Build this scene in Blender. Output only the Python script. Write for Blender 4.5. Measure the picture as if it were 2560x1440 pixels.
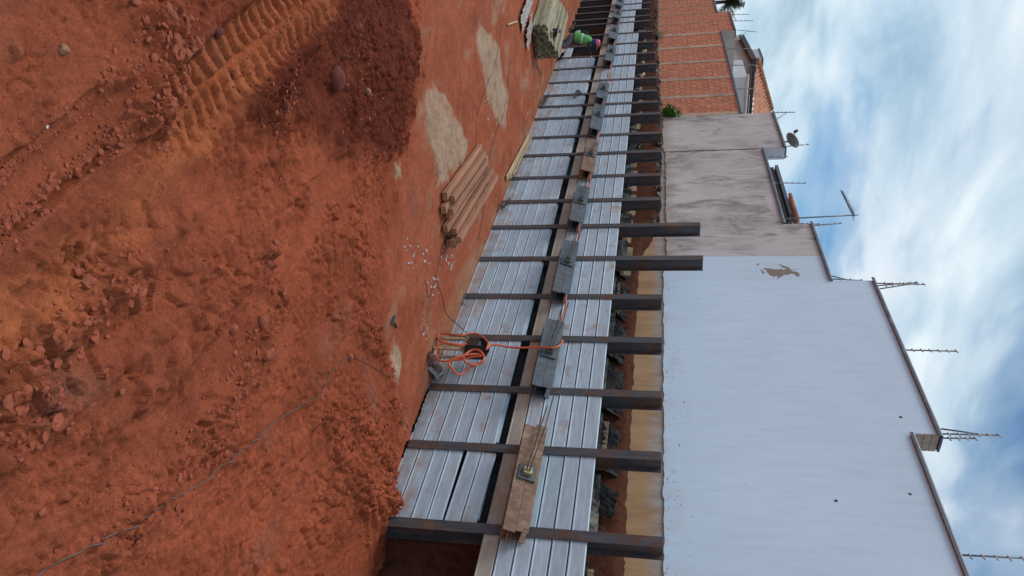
import bpy, math, random
import numpy as np
from mathutils import Vector, Matrix
random.seed(7); np.random.seed(7)
for o in list(bpy.data.objects): bpy.data.objects.remove(o, do_unlink=True)
SC = bpy.context.scene
COL = SC.collection
# ------------------------------------------------------------------ camera
# metres: x runs along the retaining wall (far end = -x), y into the bank, z up, floor z = 0
CAM_D, CAM_H = 7.2, 3.51
F_PX = 1764.0; TH = math.radians(11.913); RO = math.radians(-0.243); AL = math.radians(34.65)
_fh = np.array([-math.cos(AL), math.sin(AL), 0]); _r0 = np.array([math.sin(AL), math.cos(AL), 0]); _z = np.array([0, 0, 1.])
CF = math.cos(TH)*_fh - math.sin(TH)*_z; _u0 = math.sin(TH)*_fh + math.cos(TH)*_z
CR = _r0*math.cos(RO) - _u0*math.sin(RO); CU = _r0*math.sin(RO) + _u0*math.cos(RO)
CC = np.array([0, -CAM_D, CAM_H])
def ray(px, py): return CF + (py-720)/F_PX*CR + (px-1280)/F_PX*CU
def gz(px, py, z=0.0):
    d = ray(px, py); return CC + (z-CC[2])/d[2]*d
def gy(px, py, y=0.0):
    d = ray(px, py); return CC + (y-CC[1])/d[1]*d
cam = bpy.data.cameras.new('camera'); cam.lens = F_PX/2560*36; cam.sensor_width = 36; cam.sensor_fit = 'HORIZONTAL'
cam.clip_start = 0.1; cam.clip_end = 2000
co = bpy.data.objects.new('camera', cam); COL.objects.link(co)
# the photograph was taken with the camera on its side: picture right is world up
co.matrix_world = Matrix(((CU[0], -CR[0], -CF[0], CC[0]), (CU[1], -CR[1], -CF[1], CC[1]), (CU[2], -CR[2], -CF[2], CC[2]), (0, 0, 0, 1)))
SC.camera = co
# ------------------------------------------------------------------ world, sun, exposure
SUN_EL, SUN_AZ = math.radians(48), math.radians(238)   # azimuth of the sun, clockwise from +y
W = bpy.data.worlds.new('World'); SC.world = W; W.use_nodes = True
nt = W.node_tree; nt.nodes.clear()
def nd(t, typ, ins=None, **kw):
    n = t.nodes.new(typ)
    for k, v in kw.items(): setattr(n, k, v)
    for k, v in (ins or {}).items():
        if isinstance(v, bpy.types.NodeSocket): t.links.new(v, n.inputs[k])
        else: n.inputs[k].default_value = v
    return n
def ramp(t, fac, stops, interp='LINEAR'):
    n = t.nodes.new('ShaderNodeValToRGB'); n.color_ramp.interpolation = interp
    while len(n.color_ramp.elements) > 1: n.color_ramp.elements.remove(n.color_ramp.elements[-1])
    for i, (p, c) in enumerate(stops):
        e = n.color_ramp.elements[0] if i == 0 else n.color_ramp.elements.new(p)
        e.position = p; e.color = (c, c, c, 1) if isinstance(c, (int, float)) else (*c, 1)
    t.links.new(fac, n.inputs['Fac']); return n.outputs['Color']
def mix(t, fac, a, b, mode='MIX'):
    n = t.nodes.new('ShaderNodeMix'); n.data_type = 'RGBA'; n.blend_type = mode
    for k, v in ((0, fac), (6, a), (7, b)):
        if isinstance(v, bpy.types.NodeSocket): t.links.new(v, n.inputs[k])
        else: n.inputs[k].default_value = v if k == 0 else ((*v, 1) if len(v) == 3 else v)
    return n.outputs[2]
def math_(t, op, a, b=0.0, c=None):
    n = t.nodes.new('ShaderNodeMath'); n.operation = op
    for k, v in enumerate((a, b) if c is None else (a, b, c)):
        if isinstance(v, bpy.types.NodeSocket): t.links.new(v, n.inputs[k])
        else: n.inputs[k].default_value = v
    return n.outputs[0]
sky = nd(nt, 'ShaderNodeTexSky', sky_type='NISHITA', sun_disc=False, sun_elevation=SUN_EL, sun_rotation=SUN_AZ, altitude=500, air_density=1.0, dust_density=0.6, ozone_density=2.0)
geo = nd(nt, 'ShaderNodeTexCoord')
sep = nd(nt, 'ShaderNodeSeparateXYZ', {0: geo.outputs['Generated']})
zz = math_(nt, 'ADD', math_(nt, 'MAXIMUM', sep.outputs[2], 0.0), 0.5)
vec = nd(nt, 'ShaderNodeCombineXYZ', {0: math_(nt, 'DIVIDE', sep.outputs[0], zz), 1: math_(nt, 'DIVIDE', sep.outputs[1], zz), 2: 0.0})
mp = nd(nt, 'ShaderNodeMapping', {0: vec.outputs[0], 'Location': (3.1, 1.7, 0.4), 'Rotation': (0, 0, math.radians(-55)), 'Scale': (1.1, 0.72, 1)})
n1 = nd(nt, 'ShaderNodeTexNoise', {'Vector': mp.outputs[0], 'Scale': 2.3, 'Detail': 8.0, 'Roughness': 0.48, 'Distortion': 0.35})
n2 = nd(nt, 'ShaderNodeTexNoise', {'Vector': mp.outputs[0], 'Scale': 5.2, 'Detail': 7.0, 'Roughness': 0.5, 'Distortion': 0.3})
cm = ramp(nt, math_(nt, 'MULTIPLY_ADD', n2.outputs[0], 0.22, math_(nt, 'MULTIPLY', n1.outputs[0], 0.78)), [(0.39, 0.03), (0.47, 0.36), (0.54, 0.80), (0.63, 1.0)], 'EASE')
cb = ramp(nt, n2.outputs[0], [(0.28, (2.2, 3.5, 4.5)), (0.48, (4.8, 5.9, 6.6)), (0.66, (6.6, 7.2, 7.5))])
skc = mix(nt, 1.0, sky.outputs[0], (0.36, 0.62, 0.76), 'MULTIPLY')
skm = mix(nt, cm, skc, cb)
bg = nd(nt, 'ShaderNodeBackground', {'Color': skm, 'Strength': 0.122})
nd(nt, 'ShaderNodeOutputWorld', {'Surface': bg.outputs[0]})
sl = bpy.data.lights.new('sun', 'SUN'); sl.energy = 1.5; sl.angle = math.radians(24); sl.color = (1.0, 0.985, 0.965)
so = bpy.data.objects.new('sun', sl); COL.objects.link(so); so.location = (0, 0, 30)
sd = Vector((math.sin(SUN_AZ)*math.cos(SUN_EL), math.cos(SUN_AZ)*math.cos(SUN_EL), math.sin(SUN_EL)))
so.rotation_euler = sd.to_track_quat('Z', 'Y').to_euler()
SC.view_settings.view_transform = 'Standard'; SC.view_settings.look = 'None'
SC.view_settings.exposure = 0.19; SC.view_settings.gamma = 1.0; SC.view_settings.use_curve_mapping = False
SC.render.engine = 'CYCLES'; SC.render.resolution_x = 1024; SC.render.resolution_y = 576
# ------------------------------------------------------------------ numpy noise
_T = np.random.RandomState(3).rand(512, 512)
def vnoise(x, y, s=0):
    xi = np.floor(x).astype(int); yi = np.floor(y).astype(int); fx = x-xi; fy = y-yi
    fx = fx*fx*fx*(fx*(fx*6-15)+10); fy = fy*fy*fy*(fy*(fy*6-15)+10)
    xi = xi+s*37; yi = yi+s*91
    g = lambda i, j: _T[i % 512, j % 512]
    a = g(xi, yi)*(1-fx)+g(xi+1, yi)*fx; b = g(xi, yi+1)*(1-fx)+g(xi+1, yi+1)*fx
    return (a*(1-fy)+b*fy)*2-1
def fbm(x, y, o=4, s=0, g=0.5):
    r = 0; a = 1.; t = 0
    c, q = math.cos(.6), math.sin(.6)
    for i in range(o):
        r = r+a*vnoise(x, y, s+i*5); t += a; a *= g
        x, y = (c*x-q*y)*2.03+3.1, (q*x+c*y)*2.03+1.7
    return r/t
def voro(x, y, s=0, tilt=False):
    xi = np.floor(x).astype(int); yi = np.floor(y).astype(int)
    f1 = np.full(np.shape(x), 9.); f2 = np.full(np.shape(x), 9.); cid = np.zeros(np.shape(x)); tl = np.zeros(np.shape(x))
    for i in (-1, 0, 1):
        for j in (-1, 0, 1):
            a = (xi+i+s*53) % 512; b = (yi+j+s*29) % 512
            ox = xi+i+_T[a, b]-x; oy = yi+j+_T[b, a]-y; d = np.hypot(ox, oy)
            m = d < f1
            f2 = np.where(m, f1, np.minimum(f2, d)); cid = np.where(m, _T[(a*7+3) % 512, (b*5+1) % 512], cid); tl = np.where(m, (_T[(a*3+9) % 512, (b*11+5) % 512]-.5)*ox*2+(_T[(a*13+2) % 512, (b*3+8) % 512]-.5)*oy*2, tl); f1 = np.where(m, d, f1)
    return (f1, f2, cid, tl) if tilt else (f1, f2, cid)
def sstep(a, b, x):
    t = np.clip((x-a)/(b-a), 0, 1); return t*t*(3-2*t)
def poly_sd(x, y, P):
    """signed distance to polygon, negative inside"""
    P = np.asarray(P)[:, :2]; d = np.full(x.shape, 1e9); ins = np.zeros(x.shape, bool); n = len(P)
    for i in range(n):
        a = P[i]; b = P[(i+1) % n]; e = b-a; wx = x-a[0]; wy = y-a[1]
        t = np.clip((wx*e[0]+wy*e[1])/(e@e+1e-12), 0, 1)
        d = np.minimum(d, (wx-e[0]*t)**2+(wy-e[1]*t)**2)
        c = ((a[1] > y) != (b[1] > y)); den = (b[1]-a[1]) if abs(b[1]-a[1]) > 1e-9 else 1e-9
        ins ^= c & (x < (b[0]-a[0])*(y-a[1])/den+a[0])
    return np.where(ins, -1, 1)*np.sqrt(d)
def line_st(x, y, P):
    """arc length and signed lateral distance to a polyline"""
    P = np.asarray(P)[:, :2]; bd = np.full(x.shape, 1e9); bs = np.zeros(x.shape); bt = np.zeros(x.shape); L = 0
    for i in range(len(P)-1):
        a = P[i]; b = P[i+1]; e = b-a; l = math.hypot(*e); e = e/l; wx = x-a[0]; wy = y-a[1]
        s = np.clip(wx*e[0]+wy*e[1], 0, l); d = np.hypot(wx-e[0]*s, wy-e[1]*s); m = d < bd
        lat = e[0]*wy-e[1]*wx
        bd = np.where(m, d, bd); bs = np.where(m, L+s, bs); bt = np.where(m, np.sign(lat)*d, bt); L += l
    return bs, bt
# ------------------------------------------------------------------ mesh helpers
class MB:
    def __init__(s): s.v = []; s.f = []
    def add(s, vs, fs):
        n = len(s.v); s.v += [tuple(map(float, q)) for q in vs]; s.f += [tuple(i+n for i in f) for f in fs]; return s
    def box(s, c, size, rot=None):
        hx, hy, hz = size[0]/2, size[1]/2, size[2]/2
        vs = [Vector((x*hx, y*hy, z*hz)) for x in (-1, 1) for y in (-1, 1) for z in (-1, 1)]
        if rot is not None: vs = [rot @ q for q in vs]
        c = Vector(c)
        return s.add([q+c for q in vs], [(0, 1, 3, 2), (4, 6, 7, 5), (0, 4, 5, 1), (2, 3, 7, 6), (0, 2, 6, 4), (1, 5, 7, 3)])
    def box2(s, a, b): return s.box([(p+q)/2 for p, q in zip(a, b)], [abs(q-p) for p, q in zip(a, b)])
    def prism(s, prof, o, au, av, aw, L):
        """2-D profile (u, v) pushed L along aw"""
        o = Vector(o); au = Vector(au); av = Vector(av); aw = Vector(aw); n = len(prof)
        a = [o+au*p[0]+av*p[1] for p in prof]; b = [q+aw*L for q in a]
        return s.add(a+b, [tuple(range(n-1, -1, -1)), tuple(range(n, 2*n))]+[(i, (i+1) % n, n+(i+1) % n, n+i) for i in range(n)])
    def tube(s, pts, r, seg=8, cap=True):
        pts = [Vector(p) for p in pts]; n = len(pts); rs = r if isinstance(r, (list, tuple)) else [r]*n; up = None; vs = []
        for i, p in enumerate(pts):
            t = (pts[min(i+1, n-1)]-pts[max(i-1, 0)]).normalized()
            if up is None: up = t.orthogonal().normalized()
            up = (up-t*up.dot(t)); up = up.normalized() if up.length > 1e-6 else t.orthogonal().normalized()
            w = t.cross(up)
            vs += [p+(up*math.cos(a)+w*math.sin(a))*rs[i] for a in [2*math.pi*k/seg for k in range(seg)]]
        fs = [(i*seg+k, i*seg+(k+1) % seg, (i+1)*seg+(k+1) % seg, (i+1)*seg+k) for i in range(n-1) for k in range(seg)]
        if cap: fs += [tuple(range(seg-1, -1, -1)), tuple((n-1)*seg+k for k in range(seg))]
        return s.add(vs, fs)
    def grid(s, P):
        n, m = len(P), len(P[0])
        return s.add([q for row in P for q in row], [(i*m+j, i*m+j+1, (i+1)*m+j+1, (i+1)*m+j) for i in range(n-1) for j in range(m-1)])
    def build(s, name, mat, parent=None, smooth=False):
        me = bpy.data.meshes.new(name); me.from_pydata(s.v, [], s.f); me.update()
        if mat: me.materials.append(mat)
        if smooth: me.polygons.foreach_set('use_smooth', [True]*len(me.polygons))
        return link(name, me, parent)
def link(name, me, parent=None, loc=None):
    o = bpy.data.objects.new(name, me); COL.objects.link(o)
    if parent: o.parent = parent
    if loc is not None: o.location = loc
    return o
def tag(o, label, cat, group=None, kind=None):
    o['label'] = label; o['category'] = cat
    if group: o['group'] = group
    if kind: o['kind'] = kind
    return o
def thing(name, label, cat, loc=(0, 0, 0), group=None): return tag(link(name, None, None, loc), label, cat, group)
def struct(o): o['kind'] = 'structure'; return o
def curve_pts(P, k=8):
    """Catmull-Rom through points"""
    P = [np.asarray(p, float) for p in P]; Q = [2*P[0]-P[1]]+P+[2*P[-1]-P[-2]]; out = []
    for i in range(1, len(Q)-2):
        a, b, c, d = Q[i-1], Q[i], Q[i+1], Q[i+2]
        for j in range(k):
            t = j/k; out.append(.5*((2*b)+(c-a)*t+(2*a-5*b+4*c-d)*t*t+(3*b-a-3*c+d)*t**3))
    return out+[P[-1]]
# ------------------------------------------------------------------ materials
def newmat(name):
    m = bpy.data.materials.new(name); m.use_nodes = True; t = m.node_tree
    return m, t, t.nodes['Principled BSDF']
def coords(t, rnd=True, scale=(1, 1, 1)):
    g = nd(t, 'ShaderNodeNewGeometry'); v = g.outputs['Position']
    if rnd:
        oi = nd(t, 'ShaderNodeObjectInfo'); r = math_(t, 'MULTIPLY', oi.outputs['Random'], 37.0)
        v = nd(t, 'ShaderNodeVectorMath', {0: v, 1: r}, operation='ADD').outputs[0]
    return nd(t, 'ShaderNodeMapping', {0: v, 'Scale': scale}).outputs[0]
def noise(t, v, sc, det=5, ro=0.55, dist=0.0):
    return nd(t, 'ShaderNodeTexNoise', {'Vector': v, 'Scale': sc, 'Detail': det, 'Roughness': ro, 'Distortion': dist}).outputs[0]
def bump(t, b, h, st=0.4, di=0.01):
    t.links.new(nd(t, 'ShaderNodeBump', {'Height': h, 'Strength': st, 'Distance': di}).outputs[0], b.inputs['Normal'])
def simple(name, c, rough=0.7, metal=0.0, var=0.18, sc=9.0, bmp=0.25, bd=0.004, scale=(1, 1, 1), stain=None, st=(0.58, 0.72), stsc=2.5, rvar=0.12):
    """base colour broken up by two noises, an optional stain colour, per-object tone shift and bump"""
    m, t, b = newmat(name); v = coords(t, True, scale)
    n = noise(t, v, sc, 6, 0.6); n2 = noise(t, v, sc*0.17, 3)
    f = math_(t, 'MULTIPLY_ADD', n, 0.6, math_(t, 'MULTIPLY', n2, 0.4))
    lo = tuple(x*(1-var*1.6) for x in c); hi = tuple(min(1, x*(1+var*1.6)) for x in c)
    col = mix(t, ramp(t, f, [(0.3, 0.0), (0.7, 1.0)]), lo, hi)
    if stain:
        s = noise(t, v, stsc, 7, 0.62, 0.6); col = mix(t, ramp(t, s, [(st[0], 0.0), (st[1], 1.0)]), col, stain)
    oi = nd(t, 'ShaderNodeObjectInfo'); k = math_(t, 'MULTIPLY_ADD', oi.outputs['Random'], rvar*2, 1-rvar)
    cc = nd(t, 'ShaderNodeCombineXYZ', {0: k, 1: k, 2: k}).outputs[0]
    col = mix(t, 1.0, col, cc, 'MULTIPLY')
    t.links.new(col, b.inputs['Base Color']); b.inputs['Metallic'].default_value = metal
    t.links.new(ramp(t, n, [(0.2, max(0.02, rough-0.12)), (0.8, min(1, rough+0.12))]), b.inputs['Roughness'])
    bump(t, b, n, bmp, bd); return m
M = {}
M['plank'] = None
def plank_mat(name, base, stain_lo, stain_hi, wet=True):
    m, t, b = newmat(name); v = coords(t); v2 = coords(t, True, (0.5, 1, 3.2)); v3 = coords(t, True, (9, 1, 0.8)); oi = nd(t, 'ShaderNodeObjectInfo')
    n = noise(t, v2, 7, 6, 0.6); g = noise(t, v, 60, 3)
    col = mix(t, ramp(t, n, [(0.3, 0.0), (0.72, 1.0)]), tuple(x*.8 for x in base), tuple(x*1.14 for x in base))
    mud = noise(t, v, 1.3, 5, 0.6, 0.3)
    col = mix(t, math_(t, 'MULTIPLY', ramp(t, mud, [(0.48, 0.0), (0.72, 1.0)]), 0.35), col, (.40, .38, .35))
    thr = math_(t, 'MULTIPLY_ADD', oi.outputs['Random'], 0.12, 0.0)
    r = math_(t, 'ADD', noise(t, v, 2.2, 7, 0.62, 0.5), thr)
    col = mix(t, math_(t, 'MULTIPLY', ramp(t, r, [(stain_lo, 0.0), (stain_hi, 1.0)]), 0.8), col, (.36, .19, .085))
    sp = noise(t, v3, 5, 6, 0.7)
    col = mix(t, math_(t, 'MULTIPLY', ramp(t, sp, [(0.63, 0.0), (0.72, 1.0)]), 0.6), col, (.12, .115, .11))
    gp = nd(t, 'ShaderNodeSeparateXYZ', {0: nd(t, 'ShaderNodeNewGeometry').outputs['Position']})
    cz = math_(t, 'ADD', noise(t, v, 3.0, 6, 0.65), math_(t, 'MULTIPLY', gp.outputs[2], -0.35))
    col = mix(t, math_(t, 'MULTIPLY', ramp(t, cz, [(0.36, 0.0), (0.56, 1.0)]), 0.6), col, (.40, .21, .13))
    k = math_(t, 'MULTIPLY_ADD', oi.outputs['Random'], 0.2, 0.90)
    col = mix(t, 1.0, col, nd(t, 'ShaderNodeCombineXYZ', {0: k, 1: k, 2: k}).outputs[0], 'MULTIPLY')
    t.links.new(col, b.inputs['Base Color']); b.inputs['Metallic'].default_value = 0.12
    t.links.new(ramp(t, n, [(0.2, 0.42), (0.8, 0.66)]), b.inputs['Roughness']); bump(t, b, math_(t, 'MULTIPLY_ADD', g, 0.2, n), 0.3, 0.004); return m
M['plank'] = plank_mat('galvanised_plank', (.475, .56, .63), 0.655, 0.80)
M['plank_muddy'] = plank_mat('muddy_plank', (.43, .38, .32), 0.56, 0.74)
def steel_mat(name, base, rust, lo, hi, rough=0.5, rust2=None):
    m, t, b = newmat(name); v = coords(t); v2 = coords(t, True, (4, 4, .6))
    n = noise(t, v2, 4, 7, 0.62); s = noise(t, v, 3.2, 8, 0.65, 0.4); g = noise(t, v, 40, 4)
    col = mix(t, ramp(t, n, [(0.3, 0.0), (0.7, 1.0)]), tuple(x*.6 for x in base), tuple(x*1.5 for x in base))
    col = mix(t, ramp(t, s, [(lo, 0.0), (hi, 1.0)]), col, mix(t, g, tuple(x*.6 for x in rust), tuple(x*1.4 for x in rust)))
    if rust2: col = mix(t, ramp(t, noise(t, v, 9, 6, 0.7), [(0.6, 0.0), (0.75, 1.0)]), col, rust2)
    sc_ = noise(t, coords(t, True, (22, 22, .8)), 3, 5, 0.7); col = mix(t, math_(t, 'MULTIPLY', ramp(t, sc_, [(0.60, 0.0), (0.70, 1.0)]), 0.5), col, (.24, .22, .20))
    cl_ = noise(t, v, 1.6, 7, 0.7); col = mix(t, math_(t, 'MULTIPLY', ramp(t, cl_, [(0.58, 0.0), (0.70, 1.0)]), 0.45), col, (.27, .15, .095))
    t.links.new(col, b.inputs['Base Color']); b.inputs['Metallic'].default_value = 0.25
    t.links.new(ramp(t, s, [(lo-.1, rough-.1), (hi, 0.85)]), b.inputs['Roughness']); bump(t, b, math_(t, 'ADD', g, s), 0.35, 0.003); return m
M['pile'] = steel_mat('pile_steel', (.074, .078, .088), (.135, .066, .040), 0.47, 0.64)
M['pile_end'] = simple('cut_steel', (.05, .045, .042), .6, .3)
M['waler'] = steel_mat('waler_steel', (.092, .105, .12), (.095, .072, .06), 0.48, 0.80, 0.55)
M['waler_rusty'] = steel_mat('waler_rust', (.20, .105, .065), (.34, .24, .16), 0.50, 0.68, 0.75, (.12, .06, .04))
M['waler_mud'] = steel_mat('waler_mud', (.24, .135, .085), (.40, .30, .20), 0.50, 0.66, 0.8, (.1, .06, .04))
M['plate'] = simple('anchor_plate_steel', (.10, .105, .10), .55, .3, .25)
M['brass'] = simple('anchor_head', (.40, .33, .17), .5, .4, .3, 30)
M['strand'] = simple('strand_steel', (.06, .048, .04), .6, .4)
M['hose'] = simple('orange_hose', (.70, .13, .05), .42, 0, .12, 6, .1, stain=(.38, .09, .05), st=(.55, .8))
M['black_plastic'] = simple('black_crate', (.018, .018, .02), .4, 0, .2)
M['grey_device'] = simple('grey_device', (.16, .17, .19), .45, .2)
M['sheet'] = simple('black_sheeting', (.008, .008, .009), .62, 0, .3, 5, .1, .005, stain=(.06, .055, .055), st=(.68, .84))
M['sheet'].node_tree.nodes['Principled BSDF'].inputs['Specular IOR Level'].default_value = .22
M['grey_sheet'] = simple('dusty_sheeting', (.20, .20, .22), .5, 0, .35, 6, .3, .01, stain=(.45, .36, .3), st=(.5, .7))
M['pale_sheet'] = simple('pale_sheeting', (.40, .34, .30), .6, 0, .35, 6, .3, .01, stain=(.30, .15, .10), st=(.5, .7))
M['wood'] = simple('timber_beam', (.40, .18, .095), .75, 0, .3, 14, .35, .004, (0.25, 3, 3), stain=(.30, .12, .07), st=(.5, .75), rvar=.2)
M['wood_pale'] = simple('pale_board', (.50, .36, .20), .75, 0, .25, 14, .3, .004, (0.2, 3, 3), rvar=.15)
M['wood_grey'] = simple('weathered_board', (.40, .345, .215), .8, 0, .3, 13, .3, .004, (0.2, 3, 3), stain=(.17, .15, .09), st=(.5, .75), rvar=.3)
M['wood_end'] = simple('weathered_board_end', (.20, .18, .10), .85, 0, .4, 25, .4, .006, stain=(.08, .085, .04), st=(.45, .7), rvar=.4)
M['wood_backing'] = simple('backing_board', (.42, .30, .18), .75, 0, .3, 10, .3, .004, (0.3, 2, 2), stain=(.22, .12, .06), st=(.52, .7))
M['mortar'] = simple('mortar', (.30, .265, .225), .9, 0, .35, 12, .5, .01, stain=(.035, .032, .03), st=(.38, .54))
M['wire'] = simple('wire_steel', (.05, .035, .028), .6, .4)
M['coping'] = simple('coping_metal', (.115, .12, .135), .5, .5, .25, 6, stain=(.26, .24, .23), st=(.55, .75))
M['post'] = simple('fence_post_metal', (.20, .21, .23), .45, .6)
M['insul'] = simple('insulator', (.55, .53, .50), .5)
M['concrete'] = simple('concrete_pillar', (.45, .30, .21), .9, 0, .25, 8, .4, .01, stain=(.24, .19, .16), st=(.5, .7))
M['beige'] = simple('beige_render', (.46, .41, .36), .9, 0, .12, 3, .15, .004, rvar=.02)
M['palewall'] = simple('pale_render', (.56, .57, .59), .9, 0, .08, 3, .1, .004, rvar=.02)
M['dark_wood'] = simple('dark_eave', (.055, .042, .038), .7, 0, .3)
M['leaf'] = simple('weed_leaf', (.10, .26, .035), .5, 0, .4, 8)
M['palm'] = simple('palm_leaf', (.045, .085, .035), .5, 0, .4, 3)
M['bark'] = simple('palm_bark', (.16, .12, .09), .9)
M['white_bits'] = simple('white_scraps', (.66, .64, .62), .6, 0, .1)
M['cable'] = simple('grey_cable', (.15, .10, .08), .6)
M['sand_stone'] = simple('stone', (.34, .16, .09), .9, 0, .3, 14, .6, .01)
# ------------------------------------------------------------------ ground of the excavation
def G(*pts): return [gz(*p) for p in pts]
def graded(fine0, fine1, h, lo, hi, g=1.06):
    a = [fine0]; s = h
    while a[-1] > lo: s *= g; a.append(a[-1]-s)
    b = [fine1]; s = h
    while b[-1] < hi: s *= g; b.append(b[-1]+s)
    return np.array(a[::-1][:-1]+list(np.arange(fine0, fine1, h))+b)
GX = graded(-11.8, -1.4, .0155, -420, 260, 1.022); GX = GX[(GX > -400)]
GY = np.concatenate([graded(-7.0, .62, .0155, -300, .62, 1.05)])
GY = GY[GY <= .70]
X, Y = np.meshgrid(GX, GY, indexing='ij')
near = (X > -45) & (X < 3) & (Y > -11)
Zg = np.zeros(X.shape); C3 = np.zeros(X.shape+(3,))
x = X[near]; y = Y[near]
wx = x+.16*fbm(x*1.3, y*1.3, 3, 11); wy = y+.16*fbm(x*1.3+9, y*1.3, 3, 12)
POLY = dict(
 dark=G((560, 215), (640, 130), (700, 60), (770, 0), (800, -90), (1000, -60), (1030, 60), (1035, 180), (1012, 300), (965, 395), (880, 385), (800, 345), (745, 300), (690, 320), (625, 290)),
 dark2=G((430, -60), (700, -40), (600, 90), (500, 160), (440, 150), (400, 60)),
 sand1=G((1195, 62), (1225, 88), (1247, 130), (1258, 200), (1272, 240), (1262, 330), (1240, 300), (1222, 250), (1212, 190), (1188, 120)),
 sand2=G((1085, 205), (1105, 225), (1120, 265), (1150, 310), (1168, 350), (1164, 400), (1130, 440), (1095, 455), (1083, 400), (1062, 320), (1072, 255)),
 sand3=G((978, 845), (993, 850), (1002, 900), (990, 945), (975, 930), (972, 880)),
 sand4=G((980, 405), (995, 400), (998, 425), (985, 440)),
 flat=G((1060, -80), (1045, 120), (1040, 300), (1000, 480), (975, 650), (955, 800), (985, 900), (1010, 1020), (1010, 1160), (1100, 1100), (1300, 560), (1480, 0), (1500, -60)),
)
ORANGE = [G((-20, 850), (70, 760), (140, 660)), G((120, 690), (235, 610), (310, 560), (350, 500)), G((330, 510), (420, 400), (470, 330), (600, 235), (640, 215))]
TREAD = G((395, 330), (455, 270), (520, 200), (590, 140), (660, 80), (725, 35), (800, -25))
STRIP1 = G((-60, 560), (60, 478), (200, 355), (340, 225)); STRIP2 = G((-40, 690), (110, 580), (210, 480), (320, 385))
RIDGE = G((-40, 640), (60, 560), (200, 430), (330, 310), (390, 240))
RIDGE2 = G((-30, 480), (50, 410), (200, 280), (342, 152))
CLOD = [G((380, 60), (430, 130), (420, 220), (380, 300)), G((900, 620), (890, 760), (920, 830), (965, 920)), G((640, 640), (690, 760), (640, 900), (560, 1000), (500, 1130), (380, 1220)),
        G((800, 1020), (840, 1130), (900, 1230), (960, 1290)), G((860, 1020), (930, 1120), (975, 1220)), G((40, 920), (90, 1000), (20, 1040)), G((300, 640), (250, 740), (130, 850)), G((310, 1330), (360, 1260), (260, 1380)), G((870, 270), (900, 200), (880, 120)), G((660, 240), (700, 180))]
LINES = [G((-40, 1010), (160, 850), (330, 680), (480, 520)), G((-40, 905), (120, 770), (300, 640)), G((0, 1170), (200, 1000), (420, 800), (560, 560)), G((760, 480), (600, 700), (300, 1040))]
_jag = .10*fbm(x*5, y*5, 3, 14)+.05*fbm(x*16, y*16, 3, 15)
def pm(k, soft=.07, w=True):
    return sstep(soft, -soft, poly_sd(wx, wy, POLY[k])+_jag*(1.4 if k.startswith('dark') else 1.0))
dark = np.clip(np.maximum(pm('dark', .26), .6*pm('dark2', .3))*(1+.5*fbm(x*3, y*3, 3, 16)), 0, 1); flat = pm('flat', .25)
sand = np.clip(1+.7*fbm(x*4, y*4, 4, 17), 0, 1)*np.max([pm(k, .08) for k in ('sand1', 'sand2', 'sand3', 'sand4')], 0)
cl = np.zeros_like(x)
for L in CLOD:
    s, t = line_st(wx, wy, L); cl = np.maximum(cl, np.exp(-(t/.17)**2))
org = np.zeros_like(x)
for L, wd in zip(ORANGE, (.26, .2, .17)):
    s, t = line_st(wx, wy, L); org = np.maximum(org, sstep(wd*1.6, wd*.2, np.abs(t)+.1*fbm(x*4, y*4, 4, 18)))
s1, t1 = line_st(x, y, STRIP1); m1 = sstep(.215, .165, np.abs(t1+.02*fbm(x*4, y*4, 3, 55)))
_L1 = sum(np.hypot(*(np.array(b)-np.array(a))[:2]) for a, b in zip(STRIP1[:-1], STRIP1[1:])); _L2 = sum(np.hypot(*(np.array(b)-np.array(a))[:2]) for a, b in zip(STRIP2[:-1], STRIP2[1:])); m1 = m1*sstep(0, .5, _L1-s1)
s2, t2 = line_st(x, y, STRIP2); m2 = sstep(.115, .075, np.abs(t2+.02*fbm(x*4, y*4, 3, 56)))
m2 = m2*sstep(0, .5, _L2-s2)
_, tr = line_st(x+.03*fbm(x*6, y*6, 2, 4), y+.03*fbm(x*6+5, y*6, 2, 5), RIDGE); mr = np.exp(-(tr/.085)**2)
_, tr2 = line_st(x+.03*fbm(x*6, y*6, 2, 6), y+.03*fbm(x*6+5, y*6, 2, 7), RIDGE2); mr2 = np.exp(-(tr2/.06)**2)
st, tt = line_st(x+.02*fbm(x*5, y*5, 2, 8), y+.02*fbm(x*5+5, y*5, 2, 9), TREAD); mt = sstep(.31, .24, np.abs(tt))
mt = mt*sstep(0, .3, st)
heap = 1.15*np.exp(-((x+5.55)/.55)**2-((y+.10)/.33)**2)+.5*np.exp(-((x+5.2)/.7)**2-((y+.75)/.4)**2)
# height
f1, f2, ci = voro(x*4.2+.9*fbm(x*2, y*2, 2, 3), y*4.2+.9*fbm(x*2+7, y*2, 2, 4), 1); edge = f2-f1
g1, g2, gi = voro(x*13+fbm(x*5, y*5, 2, 5), y*13+fbm(x*5+3, y*5, 2, 6), 2)
plate = sstep(.0, .22, edge)*(.35+.9*ci)
rough = np.clip(.40+.75*fbm(x*.9+4, y*.9, 3, 20)+.75*cl+.3*dark+.4*mr+.5*mr2-.3*flat, .05, 1.3)
rough = rough*(1-.85*m1)*(1-.8*m2)*(1-.75*mt)*(1-.8*sand)*(1-.55*sstep(.3, .9, flat))
rr = 1-np.abs(fbm(x*2.4, y*2.4, 4, 30))
h = .05*fbm(x*.55, y*.55, 3, 1)*(1-.7*flat)+.013*fbm(x*2.6, y*2.6, 4, 2)*(1-.5*flat)
e1, e2, ei = voro(x*24+1.2*fbm(x*9, y*9, 2, 25), y*24+1.2*fbm(x*9+3, y*9, 2, 26), 4)
crumb = sstep(.02, .25, e2-e1)*ei
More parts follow.
